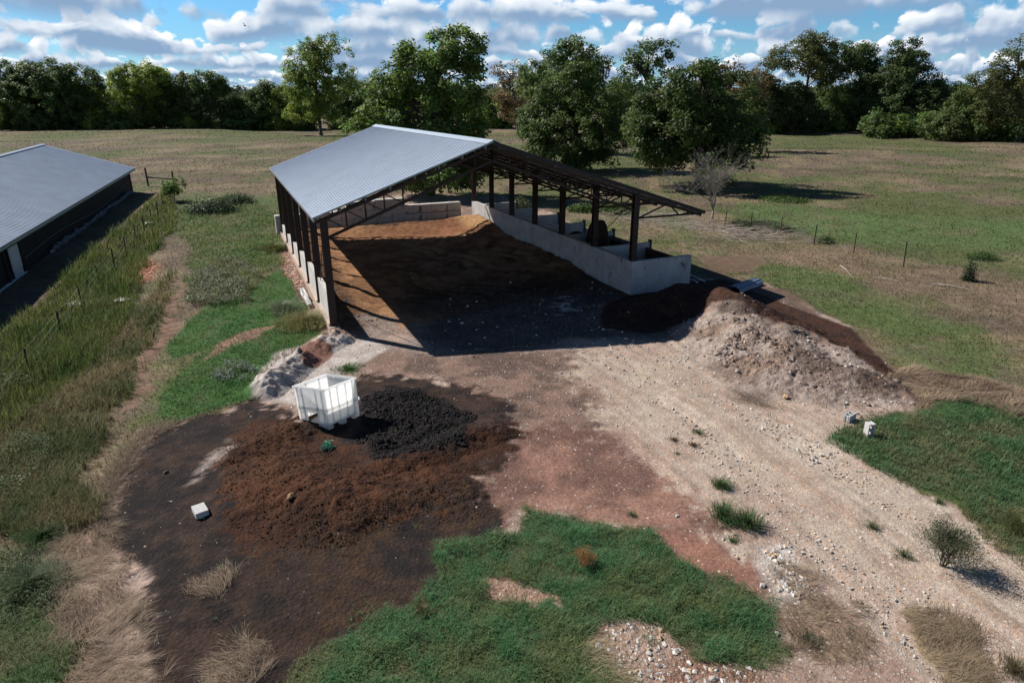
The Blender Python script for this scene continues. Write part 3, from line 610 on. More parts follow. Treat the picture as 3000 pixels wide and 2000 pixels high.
# blocks at the far end
def stain_block(name, U0, U1, V0, V1, z0, z1, label, lean=0):
    mb = MB(); c = Vector(W3((U0+U1)/2, (V0+V1)/2, z0)); g = .012
    def fn(a, V, z): p = wp(a, V, z); return (p[0]-c.x, p[1]-c.y, p[2]-c.z)
    mb.box(U0+g, U1-g, V0, V1, z0, z1-.006, fn); mb.box((U0+U1)/2-.25, (U0+U1)/2-.2, V0+.2, V0+.5, z1-.006, z1+.03, fn)
    o = mb.build(name, CONC2); o.location = c
    bv = o.modifiers.new("edge", 'BEVEL'); bv.width = .025; bv.segments = 2
    return tag(o, label, "concrete block", "big concrete blocks stacked across the far end of the shed")
names_ = [(-.35, 1.35, 0), (1.35, 3.1, 0), (3.1, 4.9, 0), (4.9, 6.75, 0), (6.75, 7.85, 0), (7.85, 10.1, 0), (10.1, 12.15, 0), (12.15, 13.25, 0)]
lab = ["bottom row concrete block at the left corner of the far wall", "bottom row concrete block second from the left behind the bedding", "bottom row concrete block third from the left",
       "bottom row concrete block fourth from the left below the seam", "short bottom row concrete block below the middle of the wall", "stained lower concrete block just right of the tall part",
       "wide pale block right of the stained one in the low part", "rightmost block at the open end of the far wall"]
for i, (a, c_, z) in enumerate(names_):
    h0 = .95 if i > 4 else .15; h1 = 1.56 if i > 4 else .78
    if i > 4: stain_block("concrete_block", a, c_, 22.5, 23.1, .3, .92, ["", "", "", "", "", "lower course block under the stained low block at the step", "lower course block under the wide pale block", "lower course block at the open right end"][i])
    stain_block("concrete_block", a, c_, 22.5+.05*(i % 2), 23.1, h0 if i > 4 else .15, h1 if i > 4 else .77, lab[i])
for i, (a, c_) in enumerate([(-.35, .6), (.6, 2.4), (2.4, 4.2), (4.2, 6.0), (6.0, 7.9), (7.9, 8.86)]):
    stain_block("concrete_block", a, c_, 22.52, 23.12, .775, 1.40, ["middle row half block at the left corner", "middle row block beside the left corner half block", "middle row block below the left end of the top row",
      "middle row block below the centre of the top row", "dark stained middle row block below the right of the top row", "middle row half block at the step of the far wall"][i])
for i, (a, c_) in enumerate([(4.55, 6.6), (6.6, 8.86)]):
    stain_block("concrete_block", a, c_, 22.5, 23.1, 1.405, 2.03+.06*i, ["left block of the top row on the far wall", "right block of the top row on the far wall, at the step"][i])
# compost in the bays
def lump(name, c, r, hgt, label, m=None, seed=1, blocky=False):
    n = 36; v = []; f = []; rs = 14
    for j in range(rs+1):
        t = j/rs
        for i in range(n):
            a = 2*math.pi*i/n; rr = t*(1+.25*(float(fbm(np.array([math.cos(a)*1.5+seed]), np.array([math.sin(a)*1.5]), 1, seed, 3)[0])-.5)*2)
            x, y = r[0]*rr*math.cos(a), r[1]*rr*math.sin(a); pr_ = (1-t**(5 if blocky else 1.6))
            z = hgt*pr_+.10*(float(fbm(np.array([x*3]), np.array([y*3]), 1, seed+3, 3)[0])-.5)*(1 if t < .95 else 0)
            if blocky and t > .9: x *= .95; y *= .95
            v.append((x, y, z))
    for j in range(rs):
        for i in range(n): f.append((j*n+i, (j+1)*n+i, (j+1)*n+(i+1) % n, j*n+(i+1) % n))
    o = newmesh(name, np.array(v), f, m or CMP, None, smooth=True); o.location = c; o.rotation_euler = (0, 0, YAW)
    return tag(o, label, "compost")
CMP = mat("dark_compost", (.040, .026, .020), 1, 0, 1., 18, .35, 8, .1)
lump("compost_pile", W3(15.8, 8.7, .0), (1.75, 1.75), 1.45, "low dark compost pile in the third storage bay from the near end", None, 3)
lump("compost_pile", W3(15.7, 5.3, .0), (1.75, 1.8), 1.05, "dark compost filling the second storage bay from the near end", None, 5)
lump("compost_pile", W3(15.7, 1.7, .0), (1.7, 1.75), .75, "dark compost on the floor of the nearest storage bay", None, 9)
lump("compost_stack", W3(15.9, 6.35, .3), (.85, .5), 2.15, "tall blocky dark lump standing in the bay against its divider", None, 12, True)
lump("compost_pile", W3(15.8, 12.2, .0), (1.6, 1.6), .7, "dark compost low in the fourth storage bay from the near end", None, 15)
# ------------------------------------------------------------------ long low barn on the left
BL = 70.
barn = empty("poultry_barn", (B2[0], B2[1], 0)); tag(barn, "long low barn with pale ribbed metal roof and dark curtain side, left edge", "barn")
def bw(p, q, z): return (p*BPP[0]+q*BAX[0], p*BPP[1]+q*BAX[1], z+.0172*q)
def bb(mb, name, m, parent=None): return mb.build(name, m, parent or barn)
HW = 7.5; RZB = 4.70; EZB = 2.28
sheet("roof_sheet", -HW+.57, .57, RZB, EZB, -BL, .35, ROOF2, barn, bw, .305)
sheet("roof_sheet", -HW+.57, -2*HW+.57, RZB, EZB, -BL, .35, ROOF2, barn, bw, .305)
mb = MB()
for a in (-1, 1):
    u = -HW+.57; mb.add([bw(u+a*k, q, z) for q in (-BL, .42) for k, z in ((0, RZB+.07), (.25, RZB+.0), (.25, RZB-.01), (0, RZB+.055))], [(0, 1, 5, 4), (1, 2, 6, 5), (2, 3, 7, 6), (3, 0, 4, 7), (0, 3, 2, 1), (4, 5, 6, 7)])
bb(mb, "ridge_cap", ROOF2)
CUR = bpy.data.materials.new("x"); bpy.data.materials.remove(CUR)
CUR = mat("black_curtain", (.013, .014, .015), .75, 0, .3, 4, .3, 1.5, .2)
mb = MB(); mb.box(-2*HW+1.1, -.02, -BL, 0, -1.5, 2.0, bw); bb(mb, "wall", CUR)
mb = MB(); mb.add([bw(-2*HW+1.1, .002, 2.0), bw(-.02, .002, 2.0), bw(-HW+.57, .002, RZB-.2), bw(-2*HW+1.1, -.2, 2.0), bw(-.02, -.2, 2.0), bw(-HW+.57, -.2, RZB-.2)], [(0, 1, 2), (5, 4, 3), (0, 3, 4, 1), (1, 4, 5, 2), (2, 5, 3, 0)]); bb(mb, "gable", CUR)
mb = MB(); mb.box(.50, .55, -BL, .33, 2.06, 2.24, bw); bb(mb, "fascia", mat("fascia_metal", (.30, .36, .34), .6, .2))
mb = MB(); mb.box(-.02, .0, -32, -12, 1.75, 2.0, bw); mb.box(-.02, .012, -31.9, -.1, 1.88, 1.98, bw); bb(mb, "fascia_board", mat("old_board", (.16, .14, .12), .9))
mb = MB(); mb.box(-.02, .14, -26.7, -12.2, -.6, .12, bw); mb.box(-.02, .14, -60, -31.6, -.6, .04, bw); mb.box(-.02, .12, -12.2, -5, -.6, -.08, bw); bb(mb, "sill_wall", mat("sill_concrete", (.62, .66, .69), .9, 0, .2, 12, .2, 1))
for q0, h in ((-.05, 2.0), (-31.5, 2.0), (-33.9, 2.0)):
    mb = MB(); mb.box(-.1, .07, q0-.16, q0+.06, -.6, h+.12, bw); bb(mb, "corner_post", mat("rust_post", (.09, .06, .05), .8) if q0 > -1 else CUR)
mb = MB(); pts = [bw(.06, -31.2+i*1.0, .62+.25*math.sin(i*.23+.4)+.012*i) for i in range(32)]; mb.tube(pts, .025, 5); bb(mb, "curtain_cable", mat("cable", (.16, .15, .14), .8))
DOORM = mat("white_door", (.52, .54, .55), .7, 0, 0, 1, .12, 3)
mb = MB(); mb.box(.07, .12, -33.4, -32.0, .45, 1.75, bw); d_ = bb(mb, "door", DOORM)
mb = MB(); mb.box(.02, .06, -33.2, -31.9, -.4, .45, bw); bb(mb, "door_panel", DOORM, d_)
mb = MB()
for z in np.arange(.6, 1.7, .16): mb.box(.12, .132, -33.3, -32.1, z, z+.02, bw)
bb(mb, "door_rib", bpy.data.materials["sill_concrete"], d_)
# bunched curtain along the sill: crumpled folds
mb = MB()
for q in np.arange(-26.5, -1.5, .35):
    x0 = .16+random.random()*.08
    mb.tube([bw(x0, q-.35, .08+random.random()*.25), bw(x0+.08, q, .14+random.random()*.3), bw(x0, q+.4, .08+random.random()*.22)], [.06, .13, .06], 6)
bb(mb, "curtain_folds", mat("faded_curtain", (.16, .175, .185), .8, 0, .4, 10, .6, 3))
# ------------------------------------------------------------------ white pallet bin
PL = mat("white_plastic", (.97, .97, .96), .45, 0, 0, 1, .03, 2, .4, ((.72, .67, .60), 2.6, .64), .8)
def make_bin():
    p0 = og(757, 985); pr1 = og(826, 953); pl1 = og(690, 960.5)
    e1 = np.array(pr1-p0)[:2]; e2 = np.array(pl1-p0)[:2]; zb = p0[2]
    L1 = np.linalg.norm(e1); L2 = np.linalg.norm(e2)
    bz = empty("pallet_bin", (p0[0], p0[1], zb-.03)); tag(bz, "tall white plastic bin with open top and a notch cut in its front", "plastic bin")
    Ht_ = 1.27
    def fn(a, c_, z):
        t = z/Ht_; s = 1+.03*t
        a2 = .5+(a-.5)*s; c2 = .5+(c_-.5)*s; q = a2*e1+c2*e2
        lean = (-.05*t, .01*t)
        return (q[0]+lean[0], q[1]+lean[1], z)
    th1, th2 = .035/L1, .035/L2
    # walls (a along right face, c along left face); the notch is cut in the c-wall (a=0 side)
    mb = MB(); z0, z1 = .13, Ht_
    mb.box(0, 1, 0, th2, z0, z1, fn); w1 = mb.build("side_wall", PL, bz)
    mb = MB(); mb.box(0, 1, 1-th2, 1, z0, z1, fn); mb.build("side_wall", PL, bz)
    mb = MB(); mb.box(1-th1, 1, th2, 1-th2, z0, z1, fn); mb.build("side_wall", PL, bz)
    mb = MB(); mb.box(0, th1, th2, .34, z0-.1, .48, fn); mb.box(0, th1, .72, 1-th2, z0-.1, .48, fn); mb.box(0, th1, th2, 1-th2, .48, z1, fn); mb.build("notched_wall", PL, bz)
    mb = MB(); mb.box(th1, 1-th1, th2, 1-th2, .15, .19, fn); mb.build("floor", PL, bz)
    mb = MB(); o1, o2 = .02/L1, .02/L2
    for a in (.16, .38, .64, .86): mb.box(a-.02, a+.02, -o2, 0, z0+.02, z1-.03, fn)
    for c_ in (.10, .30, .76, .92): mb.box(-o1, 0, c_-.02, c_+.02, (z0 if not .3 < c_ < .75 else .5), z1-.03, fn)
    for a in (.3, .7): mb.box(a-.02, a+.02, 1-th2-o2, 1-th2, z0, z1-.03, fn)
    for c_ in (.3, .7): mb.box(1-th1-o1, 1-th1, c_-.02, c_+.02, z0, z1-.03, fn)
    mb.build("rib", PL, bz)
    mb = MB(); r1, r2 = .028/L1, .028/L2
    mb.box(-r1, 1+r1, -r2, 0, z1-.05, z1+.004, fn); mb.box(-r1, 1+r1, 1, 1+r2, z1-.05, z1+.004, fn); mb.box(-r1, 0, 0, 1, z1-.05, z1+.004, fn); mb.box(1, 1+r1, 0, 1, z1-.05, z1+.004, fn); mb.build("rim", PL, bz)
    mb = MB(); k1, k2 = .026/L1, .026/L2
    mb.box(-k1, 1+k1, -k2, -o2*1.01, .56, .66, fn); mb.box(-k1, -o1*1.01, -o2, 1, .56, .66, fn); mb.build("band", PL, bz)
    for a in (0, .42, .85):
        for c_ in (0, .85): mb = MB(); mb.box(a, a+.15, c_+.01, c_+.14, 0, .135, fn); mb.build("foot", PL, bz)
    return bz
make_bin()
# ------------------------------------------------------------------ cinder blocks
def cinder(holes=True):
    mb = MB(); L, Wd, h_ = .40, .20, .20; e = .03
    if holes:
        mb.box(-L/2, L/2, -Wd/2, -Wd/2+e, 0, h_); mb.box(-L/2, L/2, Wd/2-e, Wd/2, 0, h_)
        for x in (-L/2+.012, -.016, L/2-e-.012): mb.box(x, x+e, -Wd/2+e, Wd/2-e, 0, h_-.002)
        for s in (-1, 1):
            for y in (-.06, .03): mb.box(s*L/2-.006-(.0 if s < 0 else 0), s*L/2+.006, y, y+.03, 0, h_-.004)
    else:
        mb.box(-L/2, L/2, -.14, .14, 0, .14); 
    o = mb.build("cinder_block", BLOCKM); bv = o.modifiers.new("edge", 'BEVEL'); bv.width = .006; return o
def put(o, x, y, rz, rx=0, ry=0, dz=0): p = og(x, y); o.location = (p[0], p[1], p[2]+dz); o.rotation_euler = (rx, ry, rz); return o
tag(put(cinder(), 1950, 964, math.radians(38), dz=0), "two-hole grey cinder block lying on the gravel edge with holes up", "cinder block", "loose cinder blocks")
tag(put(cinder(), 1999, 1004, math.radians(98), 0, math.radians(90), .20), "grey cinder block standing on its end in the green grass", "cinder block", "loose cinder blocks")
tag(put(cinder(False), 461, 1178, math.radians(-52)), "smooth white block lying on the black soil by the bottom left", "block").name = "paving_block"
# pipes beside the wall, folded metal sheet, ball, twine, scrap sheets
PV = mat("white_pipe", (.62, .63, .64), .5)
for i, (a, c_) in enumerate([((1581, 641), (1602, 651)), ((1586, 637), (1618, 649)), ((1579, 633), (1608, 647))]):
    p, q = og(*a), og(*c_); mb = MB(); c0 = Vector((p[0], p[1], p[2]+.05+.03*i)); mb.tube([(0, 0, 0), tuple(Vector(q)-Vector(p)+Vector((0, 0, -.0)))], .045, 8); o = mb.build("pvc_pipe", PV, None, True); o.location = c0
    tag(o, ["short white pipe nearest the heap beside the concrete bay corner", "longest white pipe beside the concrete bay corner", "white pipe lying closest to the bay wall corner"][i], "pipe", "white pipes by the wall")
mb = MB(); p = og(1682, 672); q = og(1726, 655); d = Vector(q)-Vector(p); d.z = 0; L = d.length*1.25; d.normalize(); pr_ = d.cross(Vector((0, 0, 1)))
prof = [(-.40, .02), (-.38, .16), (-.2, .26), (-.19, .23), (0, .30), (.02, .27), (.2, .28), (.22, .24), (.36, .18), (.40, .02)]
for t0, t1, dz in ((0, .62, .03), (.55, 1., 0)):
    v = [tuple(d*(L*t)+pr_*a+Vector((0, 0, z+dz))) for t in (t0, t1) for a, z in prof]; n = len(prof)
    mb.add(v, [(i, i+1, n+i+1, n+i) for i in range(n-1)])
o = mb.build("folded_metal_sheet", mat("blue_grey_metal", (.13, .17, .25), .5, .3, 0, 1, .1)); o.location = Vector(p); md = o.modifiers.new("t", 'SOLIDIFY'); md.thickness = .01
tag(o, "folded blue grey metal sheeting lying behind the dark soil heap", "metal sheet")
def ico(sub=2):
    import bmesh
    bm = bmesh.new(); bmesh.ops.create_icosphere(bm, subdivisions=sub, radius=1); bm.verts.ensure_lookup_table()
    v = np.array([q.co[:] for q in bm.verts]); f = np.array([[q.index for q in fa.verts] for fa in bm.faces]); bm.free(); return v, f
IV1, IF1 = ico(1); IV2, IF2 = ico(2)
o = newmesh("white_ball", IV2*.085, IF2, PV, None, smooth=True); put(o, 797, 695, 0, dz=.08); tag(o, "small white ball on the brown soil inside the shed's left post", "ball")
mb = MB()
for i in range(16):
    a = [random.uniform(-.12, .12), random.uniform(-.15, .15), random.uniform(0, .06)]
    pts = [(a[0]+random.uniform(-.13, .13), a[1]+random.uniform(-.16, .16), random.uniform(.01, .16)) for _ in range(4)]; mb.tube(pts, .012, 4)
o = mb.build("twine_tangle", mat("green_twine", (.10, .36, .22), .7)); put(o, 756, 1026, 0); tag(o, "small tangle of green twine on the brown compost mound", "twine")
def scrap(x0, y0, x1, y1, wd, label, colr):
    p, q = og(x0, y0), og(x1, y1); d = Vector(q)-Vector(p); d.z = 0; pr_ = d.normalized().cross(Vector((0, 0, 1)))
    n = 10; v = []; f = []
    for i in range(n+1):
        for j in range(5):
            t = i/n; s = (j/4-.5); z = .12+.10*vn(np.array([i*.6]), np.array([j*.7]), 77)[0]; qq = d*t+pr_*s*wd*(1-.4*abs(t-.5)); v.append((qq.x, qq.y, z))
    for i in range(n):
        for j in range(4): f.append((i*5+j, i*5+j+1, i*5+j+6, i*5+j+5))
    o = newmesh("scrap_sheet", np.array(v), f, mat("scrap", colr, .5, .2)); o.location = Vector(p); md = o.modifiers.new("t", 'SOLIDIFY'); md.thickness = .012; return tag(o, label, "scrap sheet")
scrap(165, 700, 215, 700, 1.1, "crumpled pale metal sheet in the weeds between two fence posts", (.5, .55, .58)); scrap(268, 693, 292, 695, .6, "small pale scrap lying right of the crumpled sheet in the weeds", (.5, .46, .43))
scrap(335, 516, 352, 517, .5, "small white scrap in the grass near the far fence posts", (.6, .6, .62))
o = scrap(692, 668, 712, 708, .28, "pale grey board leaning along the left footing of the shed", (.40, .38, .37)); o.name = "loose_board"; o['category'] = "board"
# ------------------------------------------------------------------ fences
TP = mat("steel_post", (.035, .030, .028), .7); RP = mat("rusty_post", (.13, .065, .045), .8); WIRE = mat("wire", (.22, .22, .22), .5, .6)
def fpost(base, top, hgt, label, m, group):
    p = og(*base); tpt = at(top[0], top[1], p[1]); hgt = max(.9, tpt[2]-p[2]); hgt = min(hgt, 2.0)
    mb = MB(); mb.box(-.035, .035, -.006, .006, -.1, hgt); mb.box(-.006, .006, .006, .04, -.1, hgt-.002)
    o = mb.build("fence_post", m); o.location = Vector(p); o.rotation_euler = (random.uniform(-.04, .04), math.atan2(tpt[0]-p[0], hgt)*.8, .3)
    tag(o, label, "fence post", group); return Vector((p[0], p[1], p[2])), hgt
S7 = lambda x, y: ((x*.4464)/1.27551, (400+y*.4464)/1.27551)
lf = [((1060,392),(1068,450)),((1025,425),(1038,515)),((982,475),(995,552)),((935,528),(948,625)),((877,580),(893,680)),((812,655),(828,765)),((730,735),(758,890)),((627,850),(655,960)),((508,985),(542,1120)),((372,1145),(403,1290)),((160,1390),(195,1560))]
ll = ["farthest thin fence post of the left fence, near the gate", "second farthest post of the left fence, in green weeds", "left fence post just before the white scrap", "left fence post level with the small white scrap", "left fence post above the reddish dirt patch, farther one",
      "left fence post above the reddish dirt patch, nearer one", "tall left fence post at the edge of the red gravel patch", "left fence post just below the red gravel patch", "left fence post standing beside the crumpled metal sheet", "left fence post below the crumpled metal sheet", "nearest post of the left fence, at the left edge"]
pts = []
for (t_, b_), l_ in zip(lf, ll): pts.append(fpost(S7(*b_), S7(*t_), 1.3, l_, TP, "posts of the left wire fence"))
p0_, p1_ = pts[-2][0], pts[-1][0]; pts.append((p1_+(p1_-p0_)*1.6, 1.4))
def wires(pts, hs, label, r=.006):
    mb = MB()
    for h_ in hs:
        for (a, ha), (c_, hc) in zip(pts[:-1], pts[1:]):
            A = a+Vector((0, 0, ha*h_)); C_ = c_+Vector((0, 0, hc*h_)); M = (A+C_)/2-Vector((0, 0, .05)); mb.tube([A, M, C_], r, 3)
    o = mb.build("fence_wire", WIRE); tag(o, label, "fence wire")
wires(pts, (.35, .6, .92), "sagging wires strung between the left fence posts")
S8 = lambda x, y: ((2100+x*.3827)/1.27551, (500+y*.3827)/1.27551)
rf = [((75,310),(65,405)),((270,325),(265,410)),((505,360),(482,492)),((765,410),(742,568)),((1075,478),(1047,630)),((1458,545),(1428,738)),((1948,682),(1925,800))]
rlab = ["right fence post beside the bare tree", "grey right fence post behind a round green bush", "rusty right fence post third from the bare tree", "grey right fence post with a pale top", "rusty brown right fence post in the middle of the line", "thin dark right fence post by fallen branches", "rusty right fence post with a leafy plant at its foot"]
pts = []
for i, ((t_, b_), l_) in enumerate(zip(rf, rlab)): pts.append(fpost(S8(*b_), S8(*t_), 1.3, l_, RP if i in (2, 4, 6) else TP, "posts of the right wire fence"))
pts.append((pts[-1][0]+(pts[-1][0]-pts[-2][0])*1.2, 1.3)); wires(pts, (.3, .6, .9), "thin wires of the right fence across the pasture", .004)
# gate
g = empty("field_gate", og(340, 428)); tag(g, "dark pipe gate frame at the field edge beyond the barn corner", "gate")
a, c_ = Vector(og(341, 428)), Vector(og(401, 430)); o0 = Vector(g.location)
for q, hh in ((a, 1.9), (c_, 1.6)):
    mb = MB(); mb.tube([q-o0, q-o0+Vector((0, 0, hh))], .09, 8); mb.build("gate_post", TP, g)
mb = MB(); mb.tube([a-o0+Vector((0, 0, .95)), c_-o0+Vector((0, 0, .85))], .08, 8); mb.build("rail", TP, g)
# distant white building, bird
dw = empty("distant_shed", at(2275, 262, 420)); tag(dw, "small pale building with flat white roof far beyond the right treeline", "building")
mb = MB(); mb.box(-14, 14, -4, 4, -6, -1.2); mb.build("wall", mat("far_wall", (.45, .5, .55), .8), dw)
mb = MB(); mb.add([(-15, -4.6, -1.3), (15, -4.6, -1.3), (15, 0, 1.6), (-15, 0, 1.6), (15, 4.6, -1.3), (-15, 4.6, -1.3)], [(0, 1, 2, 3), (3, 2, 4, 5), (0, 3, 5), (1, 4, 2), (0, 5, 4, 1)]); mb.build("roof", mat("far_roof", (.75, .78, .8), .6), dw)
mb = MB(); mb.tube([(0, -.25, 0), (0, 0, .02), (0, .2, .04), (0, .32, .05)], [.02, .07, .06, .02], 6)
for s in (-1, 1): mb.add([(s*.03, -.08, .03), (s*.03, .12, .04), (s*.35, .12, .22), (s*.62, -.02, .12), (s*.34, -.04, .2)], [(0, 1, 2, 4), (4, 2, 3)])
o = mb.build("bird", mat("black_feather", (.02, .02, .025), .8)); o.location = Vector(at(563, 60, 95)); o.rotation_euler = (0, .5, .9); tag(o, "small black bird flying against the clouds", "bird")
# ------------------------------------------------------------------ trees
def leafquads(P, size, out=None, up=.25):
    """rhombus leaves at P (N,3)"""
    N = len(P); n = rng.normal(size=(N, 3)); n[:, 2] = np.abs(n[:, 2])+up
    if out is not None: n = n + out*.9
    n /= np.linalg.norm(n, axis=1)[:, None]
    a = np.cross(n, rng.normal(size=(N, 3))); a /= np.linalg.norm(a, axis=1)[:, None]+1e-9; c = np.cross(n, a)
    s = (size*rng.uniform(.6, 1.35, N))[:, None]
    v = np.stack([P-a*s, P-c*s*.55, P+a*s, P+c*s*.55], 1).reshape(-1, 3)
    return v, np.arange(4*N).reshape(N, 4)
def limbs(mb, base, tips, r0, lean=(0, 0), hsplit=.35, cz=8):
    """tapered trunk then limbs out to the clump centres"""
    base = Vector(base); top = Vector((lean[0], lean[1], cz)); m1 = base.lerp(top, hsplit)+Vector((random.uniform(-.2, .2), random.uniform(-.2, .2), 0))
    m2 = base.lerp(top, .68)+Vector((random.uniform(-.3, .3), random.uniform(-.3, .3), 0))
    mb.tube([base-Vector((0, 0, .3)), base.lerp(m1, .12), m1, m2, top], [r0*1.6, r0, r0*.8, r0*.5, r0*.2], 8)
    for t in tips:
        t = Vector(t); k = random.uniform(.0, 1.); s = m1.lerp(m2, k) if t.z < m2.z+.8 else m2.lerp(top, k*.7)
        mid = s.lerp(t, .5)+Vector((0, 0, .18*(t-s).length*random.uniform(.3, 1)))
        L = (t-s).length; r = min(r0*.3, .02*L+.02); mb.tube([s, mid, t], [r, r*.6, r*.22], 5)
DG, MG, YG, BG, RG, OG = (.095, .150, .045), (.130, .205, .050), (.26, .34, .065), (.115, .175, .058), (.18, .14, .065), (.18, .25, .055)
def crown_mesh(lobes, dens, lsz, colr, seed, gap=.42, clr=.85, shell=.62, base_z=None):
    """lobes: (cx,cy,cz,rx,ry,rz). Many leafy clumps near each lobe's surface, with gaps"""
    r = np.random.default_rng(seed); Ps = []; Cs = []; Os = []; tips = []
    for (cx, cy, cz, rx, ry, rz) in lobes:
        area = (rx*ry+rx*rz+ry*rz)*4; ncl = max(8, int(area/(clr*clr*1.55)))
        d = r.normal(size=(ncl, 3)); d /= np.linalg.norm(d, axis=1)[:, None]; rad = shell+(1.06-shell)*r.random(ncl)**.6
        c = np.array([cx, cy, cz])+d*rad[:, None]*np.array([rx, ry, rz])
        keep = fbm(c[:, 0]+c[:, 2]*.7, c[:, 1]-c[:, 2]*.6, .55, seed, 2) > gap*.62+.12
        c = c[keep]; d = d[keep]
        for q, dq in zip(c, d):
            R = clr*r.uniform(.55, 1.25); n = int(dens*1.7*R*R*r.uniform(.7, 1.2))
            g = r.normal(size=(n, 3)); g /= np.linalg.norm(g, axis=1)[:, None]; g *= (r.random(n)**.45)[:, None]*R*np.array([1, 1, .72])
            p = q+g; Ps.append(p); Os.append(np.tile(dq, (n, 1)) + g/R*.8)
            Cs.append(np.tile(np.array(colr)*r.uniform(.72, 1.35)*np.array([r.uniform(.92, 1.15), 1, r.uniform(.85, 1.1)]), (n, 1))*r.uniform(.75, 1.3, (n, 1)))
        for i in range(0, len(c), max(1, len(c)//4)): tips.append(tuple(c[i]*.93+np.array([cx, cy, cz])*.07))
    P = np.concatenate(Ps); O = np.concatenate(Os); C = np.concatenate(Cs)
    if base_z is not None: k = P[:, 2] > base_z; P, O, C = P[k], O[k], C[k]
    global rng
    v, f = leafquads(P, lsz, O); return v, f, np.repeat(C, 4, axis=0), tips
def tree(name, base, lobes, label, colr=MG, cat="tree", group=None, dens=46, lsz=.15, clr=.85, seed=1, r0=.35, gap=.42, Y=None, depth=.85, lean=0, hs=.3, bare=0, top=None):
    """base (x, y) where the trunk meets the ground; lobes (x, y, rx, ry) measured on the crown, given real depth here"""
    b0 = at(base[0], base[1], Y) if Y else og(*base)
    if Y: b0[2] = float(T(b0[0:1], b0[1:2])[0])
    Yb = b0[1]; px = 1.27551*Yb*1.0/FPX
    L = []; rr = random.Random(seed)
    for q in lobes:
        c = at(q[0], q[1], Yb); k = np.linalg.norm(c-np.array([0, 0, H]))/Yb; rx, rz = q[2]*px*k, q[3]*px*k; ry = max(rx, rz)*depth
        L.append((c[0]-b0[0], (q[4] if len(q) > 4 else rr.uniform(-.45, .45))*ry, c[2]-b0[2], rx, ry, rz))
    v, f, c, tips = crown_mesh(L, dens, lsz, colr, seed, gap, clr, base_z=.15)
    o = empty(name, b0); tag(o, label, cat, group)
    newmesh("crown", v, f, LEAF, o, col=c)
    cz = max(l[2] for l in L) if top is None else top; cx = sum(l[0] for l in L)/len(L)
    mb = MB(); limbs(mb, (0, 0, 0), tips, r0, (cx*.8+lean, 0), hs, cz); mb.build("trunk", BARK, o, True)
    return o
TG = "trees around the pasture"
tree("tree", (738, 312), [(705,150,40,45),(762,138,42,48),(722,205,50,42),(778,185,38,36),(690,195,32,28),(700,252,42,24),(742,105,22,18),(718,120,25,30),(665,170,15,14),(750,250,30,25)],
     "tall slender light green tree standing alone behind the left of the shed roof", OG, seed=3, r0=.42, dens=30, lsz=.24, clr=1.35, gap=.50, hs=.35)
tree("oak_tree", (990, 448), [(1002,130,40,48),(1060,115,46,44),(950,165,42,46),(905,185,38,40),(1045,190,62,60),(960,245,82,58),(868,250,52,50),(1060,275,58,64),(850,292,52,24),(1005,320,88,44),(930,112,12,16),(1090,150,22,35),(1000,385,112,42),(1080,340,40,60),(900,330,50,30)],
     "large dense green oak rising directly behind the shed ridge", MG, seed=4, dens=66, lsz=.175, clr=.92, r0=.38, gap=.26, hs=.22)
tree("oak_tree", (1190, 310), [(1172,170,32,28),(1192,215,46,40),(1172,262,44,24),(1140,160,14,12),(1215,255,30,30),(1150,235,22,20)],
     "thin reddish brown tree with a bare straight trunk right of the big oak", RG, seed=5, dens=22, lsz=.22, clr=1.15, gap=.55, r0=.33, hs=.45)
tree("oak_tree", (1325, 392), [(1320,205,62,50),(1268,250,66,60),(1375,250,68,60),(1320,300,112,62),(1295,350,82,36),(1400,322,48,52),(1230,285,32,40),(1340,175,40,26)],
     "broad round dark green oak just right of the shed ridge end", (.078, .124, .032), seed=6, dens=58, lsz=.17, clr=.95, r0=.45, gap=.36)
tree("oak_tree", (1300, 330), [(1330,130,48,36),(1262,160,52,34),(1360,150,30,30),(1220,180,30,26),(1310,100,24,14),(1300,190,70,30)],
     "darker spreading tree rising behind the round oak", BG, seed=7, dens=30, lsz=.24, clr=1.3, r0=.4, Y=118)
tree("oak_tree", (1605, 432), [(1600,215,72,58),(1540,230,66,58),(1672,238,68,60),(1600,290,146,62),(1515,315,66,52),(1692,322,62,52),(1600,350,116,36),(1625,170,36,28),(1490,260,40,44),(1700,280,52,52)],
     "widest dark oak casting a long shadow on the pasture", (.072, .114, .030), seed=8, dens=64, lsz=.16, clr=.9, r0=.5, gap=.36)
tree("oak_tree", (1490, 330), [(1498,128,42,30),(1530,112,24,14),(1470,165,40,34),(1440,190,30,30),(1520,165,34,30),(1448,130,16,16)],
     "tall ragged tree with thin bare twigs left of the widest oak", BG, seed=9, dens=26, lsz=.22, clr=1.1, gap=.5, r0=.4, Y=110)
tree("oak_tree", (1665, 330), [(1662,142,30,16),(1640,170,40,26),(1700,200,42,30),(1730,215,28,26),(1690,165,16,12)],
     "thin ragged treetop showing above the widest oak", RG, seed=10, dens=24, lsz=.22, clr=1.05, gap=.52, r0=.35, Y=115)
tree("elm_tree", (1846, 305), [(1880,112,36,30),(1835,125,52,26),(1790,143,34,11),(1850,150,44,26),(1895,150,24,34),(1860,95,30,16),(1860,200,28,20)],
     "tall tree with bare leaning trunk and wide flat crown at the right treeline", (.115, .140, .050), seed=12, dens=30, lsz=.22, clr=1.15, r0=.42, hs=.5, gap=.42)
tree("oak_tree", (1955, 300), [(1950,135,38,30),(1985,128,30,22),(1960,190,56,44),(1930,250,52,44),(2010,180,26,34),(1985,250,50,40)],
     "dark dense tree second from left in the right hand group", DG, seed=13, dens=32, lsz=.25, clr=1.4, r0=.45)
